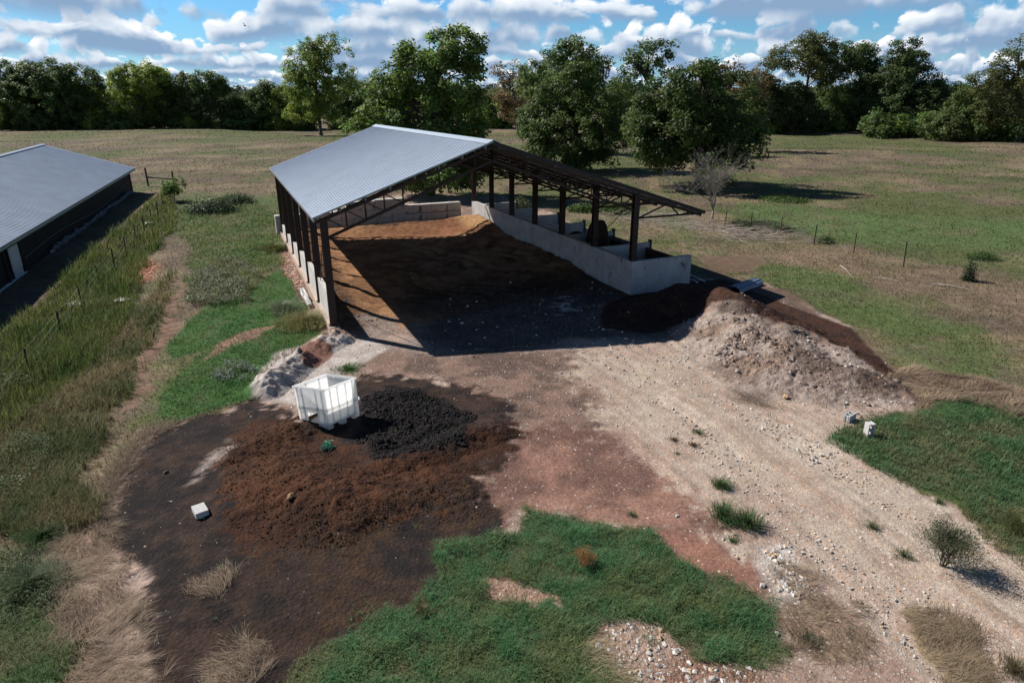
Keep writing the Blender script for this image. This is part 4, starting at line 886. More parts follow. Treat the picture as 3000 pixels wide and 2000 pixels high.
tree("oak_tree", (2075, 305), [(2075,112,26,20),(2092,145,32,26),(2048,195,56,44),(2112,195,42,40),(2080,250,80,50),(2062,150,18,18),(2020,240,50,50)],
     "tallest dark tree with a narrow ragged top in the right hand group", (.08, .122, .042), seed=14, dens=32, lsz=.25, clr=1.35, r0=.45)
tree("oak_tree", (2170, 308), [(2152,212,32,26),(2180,230,36,30),(2150,262,50,42),(2205,265,30,30)],
     "lower rounded dark tree ending the right hand group", DG, seed=15, dens=32, lsz=.25, clr=1.3, r0=.35)
tree("bush_tree", (2225, 322), [(2222,250,38,34),(2175,292,46,26),(2262,288,48,30),(2225,285,60,34),(2300,300,30,20)],
     "broad mid green thicket at the treeline before the distant white roof", (.090, .130, .040), seed=16, dens=34, lsz=.24, clr=1.2, r0=.25)
tree("oak_tree", (2338, 325), [(2345,120,34,26),(2330,165,38,30),(2300,162,18,12),(2252,178,24,10),(2335,232,56,46),(2275,205,30,14),(2310,260,40,24),(2360,200,40,40),(2270,230,22,12)],
     "open branched tree with a thick dark trunk at the right edge", (.115, .135, .045), seed=17, dens=26, lsz=.2, clr=1.0, gap=.5, r0=.5, hs=.25)
# left treeline
LT = [((20,293),[(20,190,42,34),(60,215,50,45),(10,240,50,40)],"dark tree at the far left edge of the treeline",DG),
 ((100,293),[(95,185,48,32),(140,190,44,36),(110,235,70,48),(60,255,50,30)],"very dark broad tree in the left treeline",DG),
 ((190,295),[(175,190,44,30),(205,212,36,34),(190,250,50,38)],"dark sloping tree left of the bright green one",DG),
 ((310,296),[(288,185,26,22),(325,175,34,26),(350,190,40,30),(300,220,50,36),(340,235,50,40)],"bright yellow green tree with two tops in the left treeline",YG),
 ((400,298),[(395,200,26,24),(405,230,28,30),(415,185,14,14)],"narrow dark tree next to the umbrella shaped one",DG),
 ((465,300),[(470,186,34,15),(430,197,28,18),(505,200,24,16),(450,208,40,12)],"umbrella shaped dark tree with sky showing through its limbs",DG),
 ((360,297),[(365,215,36,30),(350,252,48,36),(395,262,30,28),(320,262,32,28)],"round olive bush tree in front of the bright green tree",(.105,.135,.042)),
 ((512,300),[(510,232,34,32),(500,264,48,30),(545,262,32,30),(468,282,26,14)],"round mid green tree in front of the umbrella tree",(.09,.13,.042)),
 ((610,300),[(600,225,34,20),(622,205,26,14),(585,255,42,34),(635,255,40,36)],"small dark topped tree left of the slender tree",BG),
 ((665,298),[(660,240,36,34),(690,265,34,28),(650,272,30,20)],"yellow green low tree beside the slender tree",YG),
 ((820,300),[(815,205,34,22),(835,235,40,36),(800,262,40,34),(790,225,26,26)],"dark tree between the slender tree and the big oak",BG),
 ((1140,300),[(1135,235,34,28),(1145,265,30,28),(1110,250,30,34)],"pale green low tree behind the big oak's right side",(.12,.15,.055)),
 ((1240,300),[(1235,170,34,26),(1240,210,44,40),(1228,262,36,34)],"mid green tree behind the reddish tree",(.09,.125,.045)),
 ((1425,300),[(1420,215,36,30),(1430,255,36,40)],"dark tree in the gap between the two round oaks",BG),
 ((1775,300),[(1775,215,30,26),(1762,250,38,36),(1800,252,34,38)],"mid green tree filling the gap right of the widest oak",(.09,.12,.045)),
 ((1735,300),[(1735,190,30,24),(1745,215,32,22)],"brownish green tree partly behind the widest oak",RG),
 ((1830,303),[(1825,240,38,40),(1855,265,30,30),(1810,275,26,20)],"dense green tree behind the leaning bare trunk",(.08,.12,.04)),
 ((55,294),[(45,245,34,28),(25,268,40,24)],"yellowish bush tree low in the far left treeline",YG)]
for i, (b_, l_, lab_, c_) in enumerate(LT):
    tree("tree", b_, l_, lab_, c_, group=TG, seed=40+i, dens=30, lsz=.27, clr=1.35, r0=.35, gap=.36 if 'umbrella' not in lab_ else .5, Y=(175 if b_[0] > 1700 else 205) if b_[1] < 304 else None)
# bushes standing at the foot of the treelines; copies of three
bt = []
for k, c_ in enumerate((MG, YG, DG)):
    v, f, c, tips = crown_mesh([(0, 0, 2.0, 2.6, 2.3, 1.9), (1.8, .4, 1.3, 1.8, 1.8, 1.3), (-1.9, -.3, 1.2, 1.9, 1.7, 1.2)], 26, .26, c_, 80+k, .34, 1.0, base_z=.05)
    mm = newmesh("crown", v, f, LEAF, None, col=c); mm.data.name = "bush_crown"; me = mm.data; bpy.data.objects.remove(mm)
    mb = MB(); limbs(mb, (0, 0, 0), tips[:8], .12, (0, 0), .3, 2.2); q = mb.build("trunk", BARK); tm = q.data; bpy.data.objects.remove(q); bt.append((me, tm))
for _m in (0,): pass
KN = ["green", "yellow green", "dark green"]
bx = [(8,291,0,1.0),(40,292,2,.9),(82,292,1,1.1),(130,293,0,1.2),(160,293,2,.9),(215,294,1,1.3),(250,294,0,1.2),(285,295,2,1.),(318,296,0,1.3),(420,297,0,1.),(448,298,1,1.),(545,299,0,1.3),(580,299,2,1.4),(615,299,0,1.2),(650,299,1,1.1),(700,299,0,1.3),(775,300,2,1.2),(805,300,0,1.2),(840,300,2,1.3),
      (1120,300,1,1.2),(1160,302,0,.9),(1215,300,1,.9),(1255,300,2,1.2),(1410,300,0,1.2),(1450,302,2,1.1),(1745,296,0,1.3),(1780,298,2,1.2),(1812,300,1,.8),(1860,305,0,1.0),(1900,307,2,1.2),(1935,309,1,1.2),(1975,309,0,1.1),(2010,310,2,1.2),(2050,312,0,1.1),(2095,314,2,1.0),(2135,317,0,1.2),(2290,326,2,1.2),(2352,330,0,1.)]
place_ = lambda x: "far left treeline" if x < 200 else "left treeline under the bright green tree" if x < 400 else "left treeline under the umbrella tree" if x < 640 else "treeline behind the shed roof" if x < 900 else "treeline behind the reddish tree" if x < 1300 else "treeline between the two round oaks" if x < 1500 else "treeline right of the widest oak" if x < 1850 else "foot of the right hand tree group"
cnt = {}
for x, y, k, s in bx: cnt.setdefault((place_(x), k), []).append(x)
ordn = ["", "second ", "third ", "fourth "]
for x, y, k, s in bx:
    Yb = 178 if x > 1700 else 203
    if x > 2000: Yb = 155
    if x > 2250: Yb = 140
    p = at(x, y, Yb); p[2] = float(T(p[0:1], p[1:2])[0]); o = empty("bush", p, random.uniform(0, 6)); o.scale = (s*1.15, s*1.15, s*random.uniform(.9, 1.25))
    same = sorted(cnt[(place_(x), k)]); i = same.index(x)
    tag(o, (("leftmost " if i == 0 else ordn[min(i, 3)]) if len(same) > 1 else "") + KN[k] + " bush at the " + place_(x), "bush", "bushes along the treelines")
    for nm, me, mm in (("crown", bt[k][0], LEAF), ("trunk", bt[k][1], BARK)):
        c = bpy.data.objects.new(nm, me); SC.collection.objects.link(c); c.parent = o
# far-off woods on the low hills: one mass
def woods():
    r = np.random.default_rng(5); Ps = []; Cs = []
    for i in range(900):
        a = r.uniform(-.75, .75); d = r.choice([330, 420, 560, 760, 1050, 1500], p=[.2, .2, .2, .15, .15, .1])*r.uniform(.9, 1.1); x, y = d*math.sin(a), d*math.cos(a)
        z = float(T(np.array([x]), np.array([y]))[0]) + float(sst(420, 1300, np.array([d]))[0]*(8+22*fbm(np.array([x]), np.array([y]), .0011, 301, 3)[0]+6*sst(500, 1500, x)))
        hgt = r.uniform(7, 12) if d < 500 else r.uniform(5, 13); n = 130; g = r.normal(size=(n, 3)); g /= np.linalg.norm(g, axis=1)[:, None]; g *= np.array([hgt*.8, hgt*.6, hgt*.5]); g *= r.uniform(.6, 1, (n, 1))
        p = np.array([x, y, z+hgt*.5])+g; Ps.append(p[p[:, 2] > z]); cc = np.array((.040, .060, .028))*r.uniform(.7, 1.3); Cs.append(np.tile(cc, (len(Ps[-1]), 1)))
    P = np.concatenate(Ps); C = np.concatenate(Cs); v, f = leafquads(P, 1.5, None)
    tag(newmesh("far_woods", v, f, LEAF, None, col=np.repeat(C, 4, 0)), "low dark woods on the far horizon behind the treelines", "woods", kind='stuff')
woods()
# ------------------------------------------------------------------ bare tree by the right fence
def twigtree(name, base, hgt, label, seed, r0=.1, depth=5, spread=.5, m=BARK, leaves=0, leafc=YG, nst=3, cat="tree", lsz=.05, kids=(3, 4), Ls=.30):
    rr = random.Random(seed); mb = MB(); ends = []
    def grow(p, d, L, r, k):
        q = p+d*L*.5+Vector((rr.uniform(-1, 1), rr.uniform(-1, 1), rr.uniform(-.2, .6)))*L*.06; e = p+d*L
        mb.tube([p, q, e], [r, r*.8, r*.6], 5 if r > .02 else 3)
        if k == 0: ends.append(e); return
        for i in range(rr.choice(kids)):
            nd = (d+Vector((rr.gauss(0, 1), rr.gauss(0, 1), rr.gauss(.15, .6)))*spread).normalized(); grow(e if i else q, nd, L*rr.uniform(.6, .9), r*rr.uniform(.5, .68), k-1)
    for s in range(nst): grow(Vector((rr.uniform(-.08, .08), 0, -.05)), Vector((rr.uniform(-.3, .3), rr.uniform(-.3, .3), 1)).normalized(), hgt*Ls*rr.uniform(.9, 1.1), r0*rr.uniform(.6, 1), depth)
    o = empty(name, base); tag(o, label, cat); mb.build("trunk" if cat == "tree" else "stems", m, o)
    if leaves:
        E = np.array([tuple(e) for e in ends]); E = E[rng.integers(0, len(E), leaves)]; E = E+rng.normal(size=E.shape)*.12*hgt/5
        v, f = leafquads(E, lsz); C = np.tile(np.array(leafc), (len(E), 1))*rng.uniform(.6, 1.4, (len(E), 1)); newmesh("crown" if cat == "tree" else "leaves", v, f, LEAF, o, col=np.repeat(C, 4, 0))
    return o
TWIG = mat("grey_twig", (.24, .21, .19), .9, 0, 0, 1, .2)
twigtree("bare_tree", og(1634, 506), 5.2, "nearly bare grey twiggy tree with few leaves by the right fence", 21, .11, 6, .50, TWIG, 500, MG, 2, lsz=.07, Ls=.30)
twigtree("shrub", og(2165, 1300), 1.15, "wiry dark green shrub growing in the pale gravel at the right", 22, .012, 4, .62, mat("dark_stem", (.05, .045, .03), .9), 5200, (.085, .125, .055), 16, "shrub", .015, (3, 4), .30)
twigtree("dry_weed", og(1340, 1305), .55, "orange brown dried weed standing in the green grass patch", 23, .006, 4, .5, mat("orange_stem", (.34, .16, .06), .9), 2500, (.36, .19, .08), 6, "weed", .010, (3, 3), .30)
twigtree("shrub", og(400, 462), 2.2, "dark leafy bush by the gate beyond the barn corner", 24, .04, 4, .6, TWIG, 2600, MG, 4, "shrub", .09)
# green bushes dotted in the fields
def smallbush(x, y, r, hgt, label, colr, seed, cat="shrub", n=900, ls=.05):
    p = og(x, y); g = rng.normal(size=(n, 3)); g /= np.linalg.norm(g, axis=1)[:, None]; g *= (rng.random(n)**.4)[:, None]; g[:, 2] = np.abs(g[:, 2])
    P = g*np.array([r, r, hgt])*(.75+.5*rng.random((n, 1))); v, f = leafquads(P, ls, g); C = np.tile(np.array(colr), (n, 1))*rng.uniform(.6, 1.4, (n, 1))
    o = empty("shrub", p); newmesh("leaves", v, f, LEAF, o, col=np.repeat(C, 4, 0)); mb = MB()
    for i in range(7): a = rng.uniform(0, 6.28); mb.tube([(0, 0, -.02), (r*.4*math.cos(a), r*.4*math.sin(a), hgt*.6)], [.015, .006], 4)
    mb.build("stems", TWIG, o); return tag(o, label, cat)
smallbush(1711, 528, .65, .75, "round grey green bush at the right fence beside the bare tree", (.085,.11,.06), 1); smallbush(1690, 520, .5, .5, "low green bush between the bare tree and the round bush", (.07,.10,.045), 2)
smallbush(1790, 530, .8, .55, "green bush at the foot of the third right fence post", (.07,.10,.035), 3); smallbush(1896, 558, .6, .5, "green bush just right of the pale topped fence post", (.07,.105,.03), 4)
smallbush(2223, 645, .38, 1.0, "upright leafy plant wrapped round the nearest right fence post", (.035,.06,.025), 5); smallbush(2255, 595, .9, .4, "flat bright green weed patch beyond the nearest right fence post", (.07,.12,.035), 6, n=1400)
smallbush(490, 487, 2.2, 1.1, "dark spreading bush in the grass left of the shed", (.045,.07,.03), 7, n=3500, ls=.09); smallbush(545, 465, 1.6, .8, "lighter green bush near the shed's far left corner", (.07,.10,.04), 8, n=2600, ls=.09)
smallbush(1650, 418, 1.8, .9, "bright green weeds under the right side of the widest oak", (.08,.13,.03), 9, n=2200, ls=.1); smallbush(1410, 488, 1.7, .7, "green weeds behind the storage bays", (.075,.12,.03), 10, n=2500, ls=.09)
smallbush(1340, 485, 1.3, .6, "green weeds behind the middle storage bays", (.075,.12,.03), 11, n=2000, ls=.09); smallbush(1800, 460, 2.4, .35, "long flat bright green weed patch in the pasture", (.075,.125,.035), 12, n=2500, ls=.09)
smallbush(1195, 482, 1.0, 1.0, "pale green weeds in the gap between the blocks and long wall", (.10,.12,.05), 13, n=1600, ls=.07)
# ------------------------------------------------------------------ grass and weeds as blades
def blades(name, P, h, wd, az_, lean, C, mat_, curve=.5, label=None, cat="grass", kind='stuff', parent=None):
    N = len(P); s = np.stack([np.cos(az_+np.pi/2), np.sin(az_+np.pi/2), np.zeros(N)], 1)*(wd/2)[:, None]
    f = np.stack([np.cos(az_), np.sin(az_), np.zeros(N)], 1); up = np.array([0, 0, 1.])
    l1 = lean; l2 = lean+curve*(1+rng.random(N)*.6)
    d1 = f*np.sin(l1)[:, None]+up*np.cos(l1)[:, None]; d2 = f*np.sin(np.minimum(l2, 1.62))[:, None]+up*np.cos(np.minimum(l2, 1.62))[:, None]
    m = P+d1*(h*.55)[:, None]; t = m+d2*(h*.45)[:, None]
    v = np.stack([P-s, P+s, m+s*.75, m-s*.75, t], 1).reshape(-1, 3); k = np.arange(N)*5
    f3 = np.stack([k, k+1, k+2, k, k+2, k+3, k+3, k+2, k+4], 1).reshape(-1, 3)
    Cv = np.repeat(C, 5, 0).reshape(N, 5, 3); Cv = (Cv*np.array([.75, .75, 1, 1, 1.15])[None, :, None]).reshape(-1, 3)
    o = newmesh(name, v, f3, mat_, parent, col=Cv)
    if label: tag(o, label, cat, kind=kind)
    return o
def zz(x, y): return T(x, y)
def rnd_colors(n, a, b_, k=None, var=.25):
    k = rng.random(n) if k is None else k; c = np.array(a)[None]*(1-k)[:, None]+np.array(b_)[None]*k[:, None]; return c*(1+var*(rng.random(n)*2-1))[:, None]
# log-uniform samples over the ground in front
def sample(n, r0, r1, amax=.80):
    r = r0*(r1/r0)**rng.random(n); a = rng.uniform(-amax, amax, n); return r*np.sin(a), r*np.cos(a), r
NS = 760000
x, y, r = sample(NS, 7.4, 95)
ga = GREEN_PATCH(x, y)*(1-BARE_A(x, y)); yard = YARD(x, y); rgp = RIGHT_GREEN(x, y); gl = GREENL(x, y)*(1-BAREL(x, y)); ash = ASH(x, y); tr = TRACK(x, y)
U, V = toUV(x, y); inshed = (U > -.15) & (U < 17.5) & (V > -.3) & (V < 23.2); p_, q_ = toB2(x, y); inb = (p_ < .2) & (q_ < .5)
dk = DARKSIDE(x, y); th = THATCH(x, y); n1 = fbm(x, y, .9, 401, 4, .6); n2 = fbm(x, y, .18, 411, 3)
u = rng.random(NS); sc_ = np.maximum(1, r/13.)
def emit(sel, name, label, hfn, wfn, cols, leanm=.35, leans=.3, curve=.6, aziz=None, cat="grass"):
    X, Y_ = x[sel], y[sel]; n = len(X)
    if n == 0: return
    P = np.stack([X, Y_, zz(X, Y_)-.01], 1); az_ = rng.uniform(0, 2*np.pi, n) if aziz is None else aziz(X, Y_)
    blades(name, P, hfn(n, r[sel], X, Y_), wfn(n, r[sel]), az_, np.abs(leanm+leans*rng.normal(size=n)), cols(n, X, Y_), BLADE, curve, label, cat)
used = np.zeros(NS, bool)
def take(m): 
    global used
    s = m & ~used & ~inshed & ~inb; used |= s; return s
dedge = u
rag = .5+.9*(fbm(x, y, 2.2, 471, 3)-.5)+.5*(rng.random(NS)-.5)
s = take((ga > rag))
emit(s, "green_grass", "thick dark green grass patch in the foreground", lambda n, r, X, Y: rng.uniform(.09, .30, n)*(.15+1.8*fbm(X, Y, 2.6, 473, 3)**1.3), lambda n, r: rng.uniform(.006, .011, n)*np.maximum(1, r/11),
     lambda n, X, Y: rnd_colors(n, (.085, .22, .09), (.18, .22, .09), np.clip(fbm(X, Y, 1.4, 421, 5, .65)*3.2-1.60+.8*rng.random(n)**3+.30*sst(11.5, 8.5, Y), 0, 1), .45), .45, .3, .7)
s = take((rgp > rag) & (n1 > .28))
emit(s, "right_green_grass", "green grass at the right side of the gravel drive", lambda n, r, X, Y: rng.uniform(.10, .30, n)*(.2+1.6*fbm(X, Y, 2.2, 475, 3)), lambda n, r: rng.uniform(.007, .012, n)*np.maximum(1, r/11),
     lambda n, X, Y: rnd_colors(n, (.080, .180, .072), (.20, .20, .10), np.clip(fbm(X, Y, 1.2, 423, 5, .65)*3.2-1.5+.8*rng.random(n)**3, 0, 1), .45), .45, .3, .7)
s = take((gl > rag) & (ash < .5) & (n1 > .36))
emit(s, "bright_grass", "bright green low grass along the left side of the shed", lambda n, r, X, Y: rng.uniform(.06, .24, n)*(.2+1.6*fbm(X, Y, 1.8, 477, 3)), lambda n, r: rng.uniform(.010, .016, n)*np.maximum(1, r/16),
     lambda n, X, Y: rnd_colors(n, (.070, .185, .045), (.15, .20, .07), np.clip(fbm(X, Y, .7, 425, 4)*2.6-.9+.3*rng.random(n), 0, 1), .3), .45, .3, .7)
s = take((LEFTWEED(x, y) > .5) & (u < .85) & (tr < .4))
emit(s, "tall_weeds", "tall yellowing grass and weeds along the left wire fence", lambda n, r, X, Y: rng.uniform(.25, .8, n)*(.5+n_(X, Y)), lambda n, r: rng.uniform(.008, .014, n)*np.maximum(1, r/13),
     lambda n, X, Y: rnd_colors(n, (.085, .115, .040), (.21, .18, .085), np.clip(fbm(X, Y, .6, 427, 3)*2.4-.75+.3*rng.random(n), 0, 1)), .25, .22, .5) if False else None
LW = s
n_ = lambda X, Y: fbm(X, Y, .7, 429, 3)
emit(LW, "tall_weeds", "tall yellowing grass and weeds along the left wire fence", lambda n, r, X, Y: rng.uniform(.25, .75, n)*(.4+n_(X, Y)), lambda n, r: rng.uniform(.008, .014, n)*np.maximum(1, r/13),
     lambda n, X, Y: rnd_colors(n, (.085, .115, .040), (.235, .19, .095), np.clip(fbm(X, Y, .6, 427, 4)*2.8-.85+.3*rng.random(n), 0, 1)), .3, .22, .5)
s = take((SHADEWEED(x, y) > .35) & (tr < .4))
emit(s, "shaded_weeds", "tall green weeds growing along the barn's curtain wall", lambda n, r, X, Y: rng.uniform(.3, .95, n)*(.25+n_(X, Y)*1.1), lambda n, r: rng.uniform(.010, .016, n)*np.maximum(1, r/15),
     lambda n, X, Y: rnd_colors(n, (.075, .12, .03), (.165, .175, .06), np.clip(fbm(X, Y, .5, 431, 3)*2-.5, 0, 1)), .18, .18, .35)
s = take((GREENL2(x, y) > .4) & (tr < .4) & (yard < .5))
emit(s, "mixed_grass", "mixed green and tan grass between the barn and the shed", lambda n, r, X, Y: rng.uniform(.12, .42, n)*(.5+n_(X, Y)), lambda n, r: rng.uniform(.012, .02, n)*np.maximum(1, r/18),
     lambda n, X, Y: rnd_colors(n, (.115, .20, .055), (.25, .25, .12), np.clip(fbm(X, Y, .7, 433, 3)*2.4-.75+.3*rng.random(n), 0, 1)), .4, .3, .6)
s = take((BOTGREEN(x, y) > .5) & (th < .5))
emit(s, "bottom_left_grass", "green weedy grass at the bottom left corner", lambda n, r, X, Y: rng.uniform(.10, .34, n), lambda n, r: rng.uniform(.006, .012, n),
     lambda n, X, Y: rnd_colors(n, (.075, .155, .048), (.22, .20, .10), np.clip(fbm(X, Y, 1.3, 435, 3)*2.4-.8+.3*rng.random(n), 0, 1)), .4, .3, .7)
tf = TUFT_R(x, y); s = take(tf > .5)
emit(s, "edge_grass", "yellow green grass at the right edge of the drive", lambda n, r, X, Y: rng.uniform(.12, .32, n), lambda n, r: rng.uniform(.006, .012, n),
     lambda n, X, Y: rnd_colors(n, (.10, .14, .04), (.20, .17, .08)), .4, .3, .7)
# pasture everywhere else
s = take((yard < .4) & (tr < .5) & (dk < .6) & (BRICKS(x, y) < .5) & (REDGRAV(x, y) < .5) & (rng.random(NS) < .8) & (th < .4) & (BRUSHBROWN(x, y) < .5))
gr = sst(.42, .56, .5*fbm(x, y, .055, 241, 4, .62)+.5*fbm(x, y, .33, 251, 4, .62)); gr = np.clip(gr*.85 + .25*(n1-.5) + RF_GREEN(x, y)*.5 + RF_GREEN2(x, y)*.5+GRN3(x, y)*.6 - FENCEDRY(x, y)*.35 - THATCH6(x, y)*.6, 0, 1)
gs = gr[s]
emit(s, "pasture_grass", "rough tan and green pasture grass covering the fields", lambda n, r, X, Y: rng.uniform(.06, .24, n)*(.3+1.3*n_(X, Y)), lambda n, r: rng.uniform(.008, .014, n)*np.maximum(1, r/16),
     lambda n, X, Y: rnd_colors(n, (.225, .172, .112), (.100, .145, .048), np.clip(gs+.35*(rng.random(n)-.5), 0, 1), .2), .70, .35, .6)
x, y, r = sample(170000, 92, 260, .80); n1 = fbm(x, y, .05, 451, 4, .6); n2 = fbm(x, y, .3, 453, 3); NS = len(x); used = np.zeros(NS, bool); U, V = toUV(x, y); p_, q_ = toB2(x, y); inshed = np.zeros(NS, bool); inb = (p_ < .2) & (q_ < .5)
gs = np.clip(sst(.42, .56, .5*fbm(x, y, .055, 241, 4, .62)+.5*fbm(x, y, .33, 251, 4, .62))*.9 + RF_GREEN(x, y)*.4, 0, 1)
emit(take(r > 0), "far_pasture_grass", "dry tan and green grass of the pasture in front of the treelines", lambda n, r, X, Y: rng.uniform(.12, .30, n)*(.4+fbm(X, Y, .2, 455, 3)), lambda n, r: rng.uniform(.05, .10, n)*r/92,
     lambda n, X, Y: rnd_colors(n, (.175, .138, .092), (.080, .110, .043), np.clip(gs+.3*(rng.random(n)-.5), 0, 1), .15), .95, .3, .5)
# matted dry thatch, lying flat and combed by the weather
def thatch(poly, n, r0, name, label, h0=.12, h1=.50, a=(.40, .305, .215), b_=(.20, .14, .10), base=0., wd=(.003, .007), ln=1.2, fs=1.0):
    lo, hi = poly.lo, poly.hi; X = rng.uniform(lo[0], hi[0], n*3); Y_ = rng.uniform(lo[1], hi[1], n*3); k = poly(X, Y_)*(.1+fbm(X, Y_, 1.3, 447, 4)*1.8) > .30+.6*rng.random(n*3)
    X, Y_ = X[k][:n], Y_[k][:n]; n = len(X)
    wx = X*2.1+(fbm(X, Y_, 1.3, 461, 2)-.5)*2; wy = Y_*2.1+(fbm(X, Y_, 1.3, 463, 2)-.5)*2; az_ = base+(fbm(X, Y_, fs*.35, 441, 2)-.5)*6+(hsh(np.floor(wx), np.floor(wy), 5)-.5)*2.6+rng.normal(size=n)*.42; kk = fbm(X, Y_, 2.2, 443, 3)
    blades(name, np.stack([X, Y_, T(X, Y_)+rng.uniform(.0, .07, n)*kk*1.6], 1), rng.uniform(h0, h1, n), rng.uniform(*wd, n), az_, np.minimum(ln+.18*rng.normal(size=n), 1.5), rnd_colors(n, b_, a, np.clip(kk*2.2-.6+.5*rng.random(n), 0, 1), .45), BLADE, .6, label, "dry grass")
thatch(THATCH, 34000, 0, "dry_thatch", "matted tan dead grass at the lower left beside the black soil")
thatch(THATCH2, 900, 0, "dry_tuft", "small bundle of dead grass lying on the black soil", base=.6); thatch(THATCH3, 2400, 0, "dry_tuft", "dead grass tuft at the bottom edge of the black soil", base=1)
thatch(THATCH4, 4200, 0, "dry_grass", "flattened brown dead grass among the stones at the lower right", .15, .45, (.36, .27, .185), (.2, .14, .10), base=-.8, fs=.7)
thatch(THATCH5, 3600, 0, "dry_grass", "thick clump of dead grass on the gravel near the right corner", .15, .5, (.31, .24, .16), (.17, .125, .08), base=-.8, ln=1.2, fs=.7)
thatch(THATCH6, 26000, 0, "dry_grass", "tan dead grass behind the right hand grass patch", .25, .55, base=.3, wd=(.010, .018))
thatch(Poly([(1360,1445),(1300,1500),(1330,1568),(1420,1640),(1440,1560),(1390,1500)], .1, .1), 700, 0, "dry_grass", "loose straw at the lower edge of the green patch", .3, .7, (.42, .36, .22), (.25, .2, .12))
# fringe of dead stems along the edge of the black soil
fr = [(400,975),(330,1005),(288,1060),(255,1120),(238,1185)]
for i in range(4): pass
X = []; 
for i in range(len(fr)-1):
    a, c_ = np.array(og(*fr[i])), np.array(og(*fr[i+1])); t = rng.random((700, 1)); X.append(a+(c_-a)*t+rng.normal(size=(700, 3))*np.array([.16, .16, 0]))
X = np.concatenate(X); n = len(X); X[:, 2] = T(X[:, 0], X[:, 1])
blades("edge_straw", X, rng.uniform(.15, .4, n), rng.uniform(.005, .01, n), rng.uniform(0, 6.28, n), np.minimum(1.1+.25*rng.normal(size=n), 1.5), rnd_colors(n, (.33, .25, .17), (.20, .14, .10)), BLADE, .3, "pale dead stems fringing the black soil on its left edge", "dry grass")
# weedy clumps: individual tufts one can tell apart
def tuft(name, x_, y_, rad, hgt, n, label, ca, cb, wd=.008, lean=.35, curve=.7, cat="grass tuft", seeds=0):
    p = og(x_, y_); a = rng.uniform(0, 6.28, n); rr_ = rad*np.minimum(np.abs(rng.normal(size=n)), 1.7)*.55*(.55+.9*vn(np.cos(a)*1.6+x_, np.sin(a)*1.6, 7)); P = np.stack([rr_*np.cos(a), rr_*np.sin(a), np.full(n, -.01)], 1)
    o = blades(name, P, hgt*rng.uniform(.5, 1.1, n), rng.uniform(.7, 1.3, n)*wd, a+rng.normal(size=n)*.6, np.abs(lean*rr_/rad+.12*rng.normal(size=n)), rnd_colors(n, ca, cb), BLADE, curve)
    o.location = p; return tag(o, label, cat)
GA, GB = (.055, .120, .040), (.11, .15, .06)
tuft("grass_tuft", 1655, 1118, .28, .26, 700, "green grass tuft alone in the gravel above the larger clump", GA, GB); tuft("grass_clump", 1660, 1192, .26, .55, 420, "left half of the big spiky grass clump on the gravel", GA, (.10,.15,.06), .012, .6)
tuft("grass_clump", 1712, 1208, .28, .52, 420, "right half of the big spiky grass clump on the gravel", GA, (.10,.15,.06), .012, .6); tuft("grass_tuft", 1683, 1243, .16, .12, 260, "small flat green weed under the big spiky clump", GA, GB)
tuft("grass_tuft", 2003, 1212, .20, .16, 260, "small olive tuft on pale gravel left of the shrub", (.10,.11,.05), GB); tuft("grass_tuft", 2075, 1277, .22, .16, 300, "small olive tuft touching the lower left of the shrub", (.08,.10,.045), GB)
tuft("grass_tuft", 2158, 1155, .15, .14, 200, "tiny green tuft near the grassy right edge of the drive", GA, GB); tuft("grass_tuft", 1603, 993, .22, .10, 260, "low green tuft in the middle of the drive", GA, GB)
tuft("grass_tuft", 1451, 1183, .12, .12, 180, "tiny green tuft above the green patch's top edge", GA, GB); tuft("grass_tuft", 1555, 1043, .10, .08, 160, "very small green weed in the middle of the drive", GA, GB)
tuft("weed_clump", 1858, 1470, .26, .10, 900, "round grey green low weed beside the flattened brown grass", (.10,.13,.07), (.13,.14,.09), .008, .9)
tuft("weed_clump", 100, 1240, .55, .45, 1500, "dark green grass clump standing in the tan thatch at left", GA, (.10,.15,.05), .010, .6); tuft("weed_clump", 75, 1350, .75, .5, 2200, "bushy green weed clump in the thatch nearer the corner", (.06,.12,.05), (.15,.17,.09), .010, .6)
tuft("grass_tuft", 800, 848, .55, .14, 1900, "small bright grass tuft behind the white bin", (.06,.15,.035), (.10,.17,.05), .009); tuft("grass_tuft", 968, 1405, .22, .22, 350, "rust coloured tuft at the left of the green patch", (.20,.12,.06), (.12,.12,.05))
tuft("grass_tuft", 2340, 1215, .5, .4, 900, "tall yellow green weed at the right edge of the picture", (.09,.13,.04), (.2,.18,.08), .01); tuft("grass_tuft", 2330, 1540, .3, .3, 500, "tan green tuft in the lower right corner", (.14,.14,.07), (.25,.2,.12), .008)
tuft("weed_clump", 705, 745, 1.0, .65, 3600, "yellowish feathery weed clump against the shed's left footing", (.20,.20,.075), (.32,.29,.14), .013, .55)
tuft("weed_clump", 650, 712, .9, .5, 2200, "pale grey green weed clump left of the shed footing", (.15,.20,.11), (.24,.27,.17), .013, .6); tuft("weed_clump", 632, 575, .9, .6, 1500, "tall olive weeds beside the middle of the shed's left side", (.10,.13,.04), (.18,.17,.07), .02, .4)
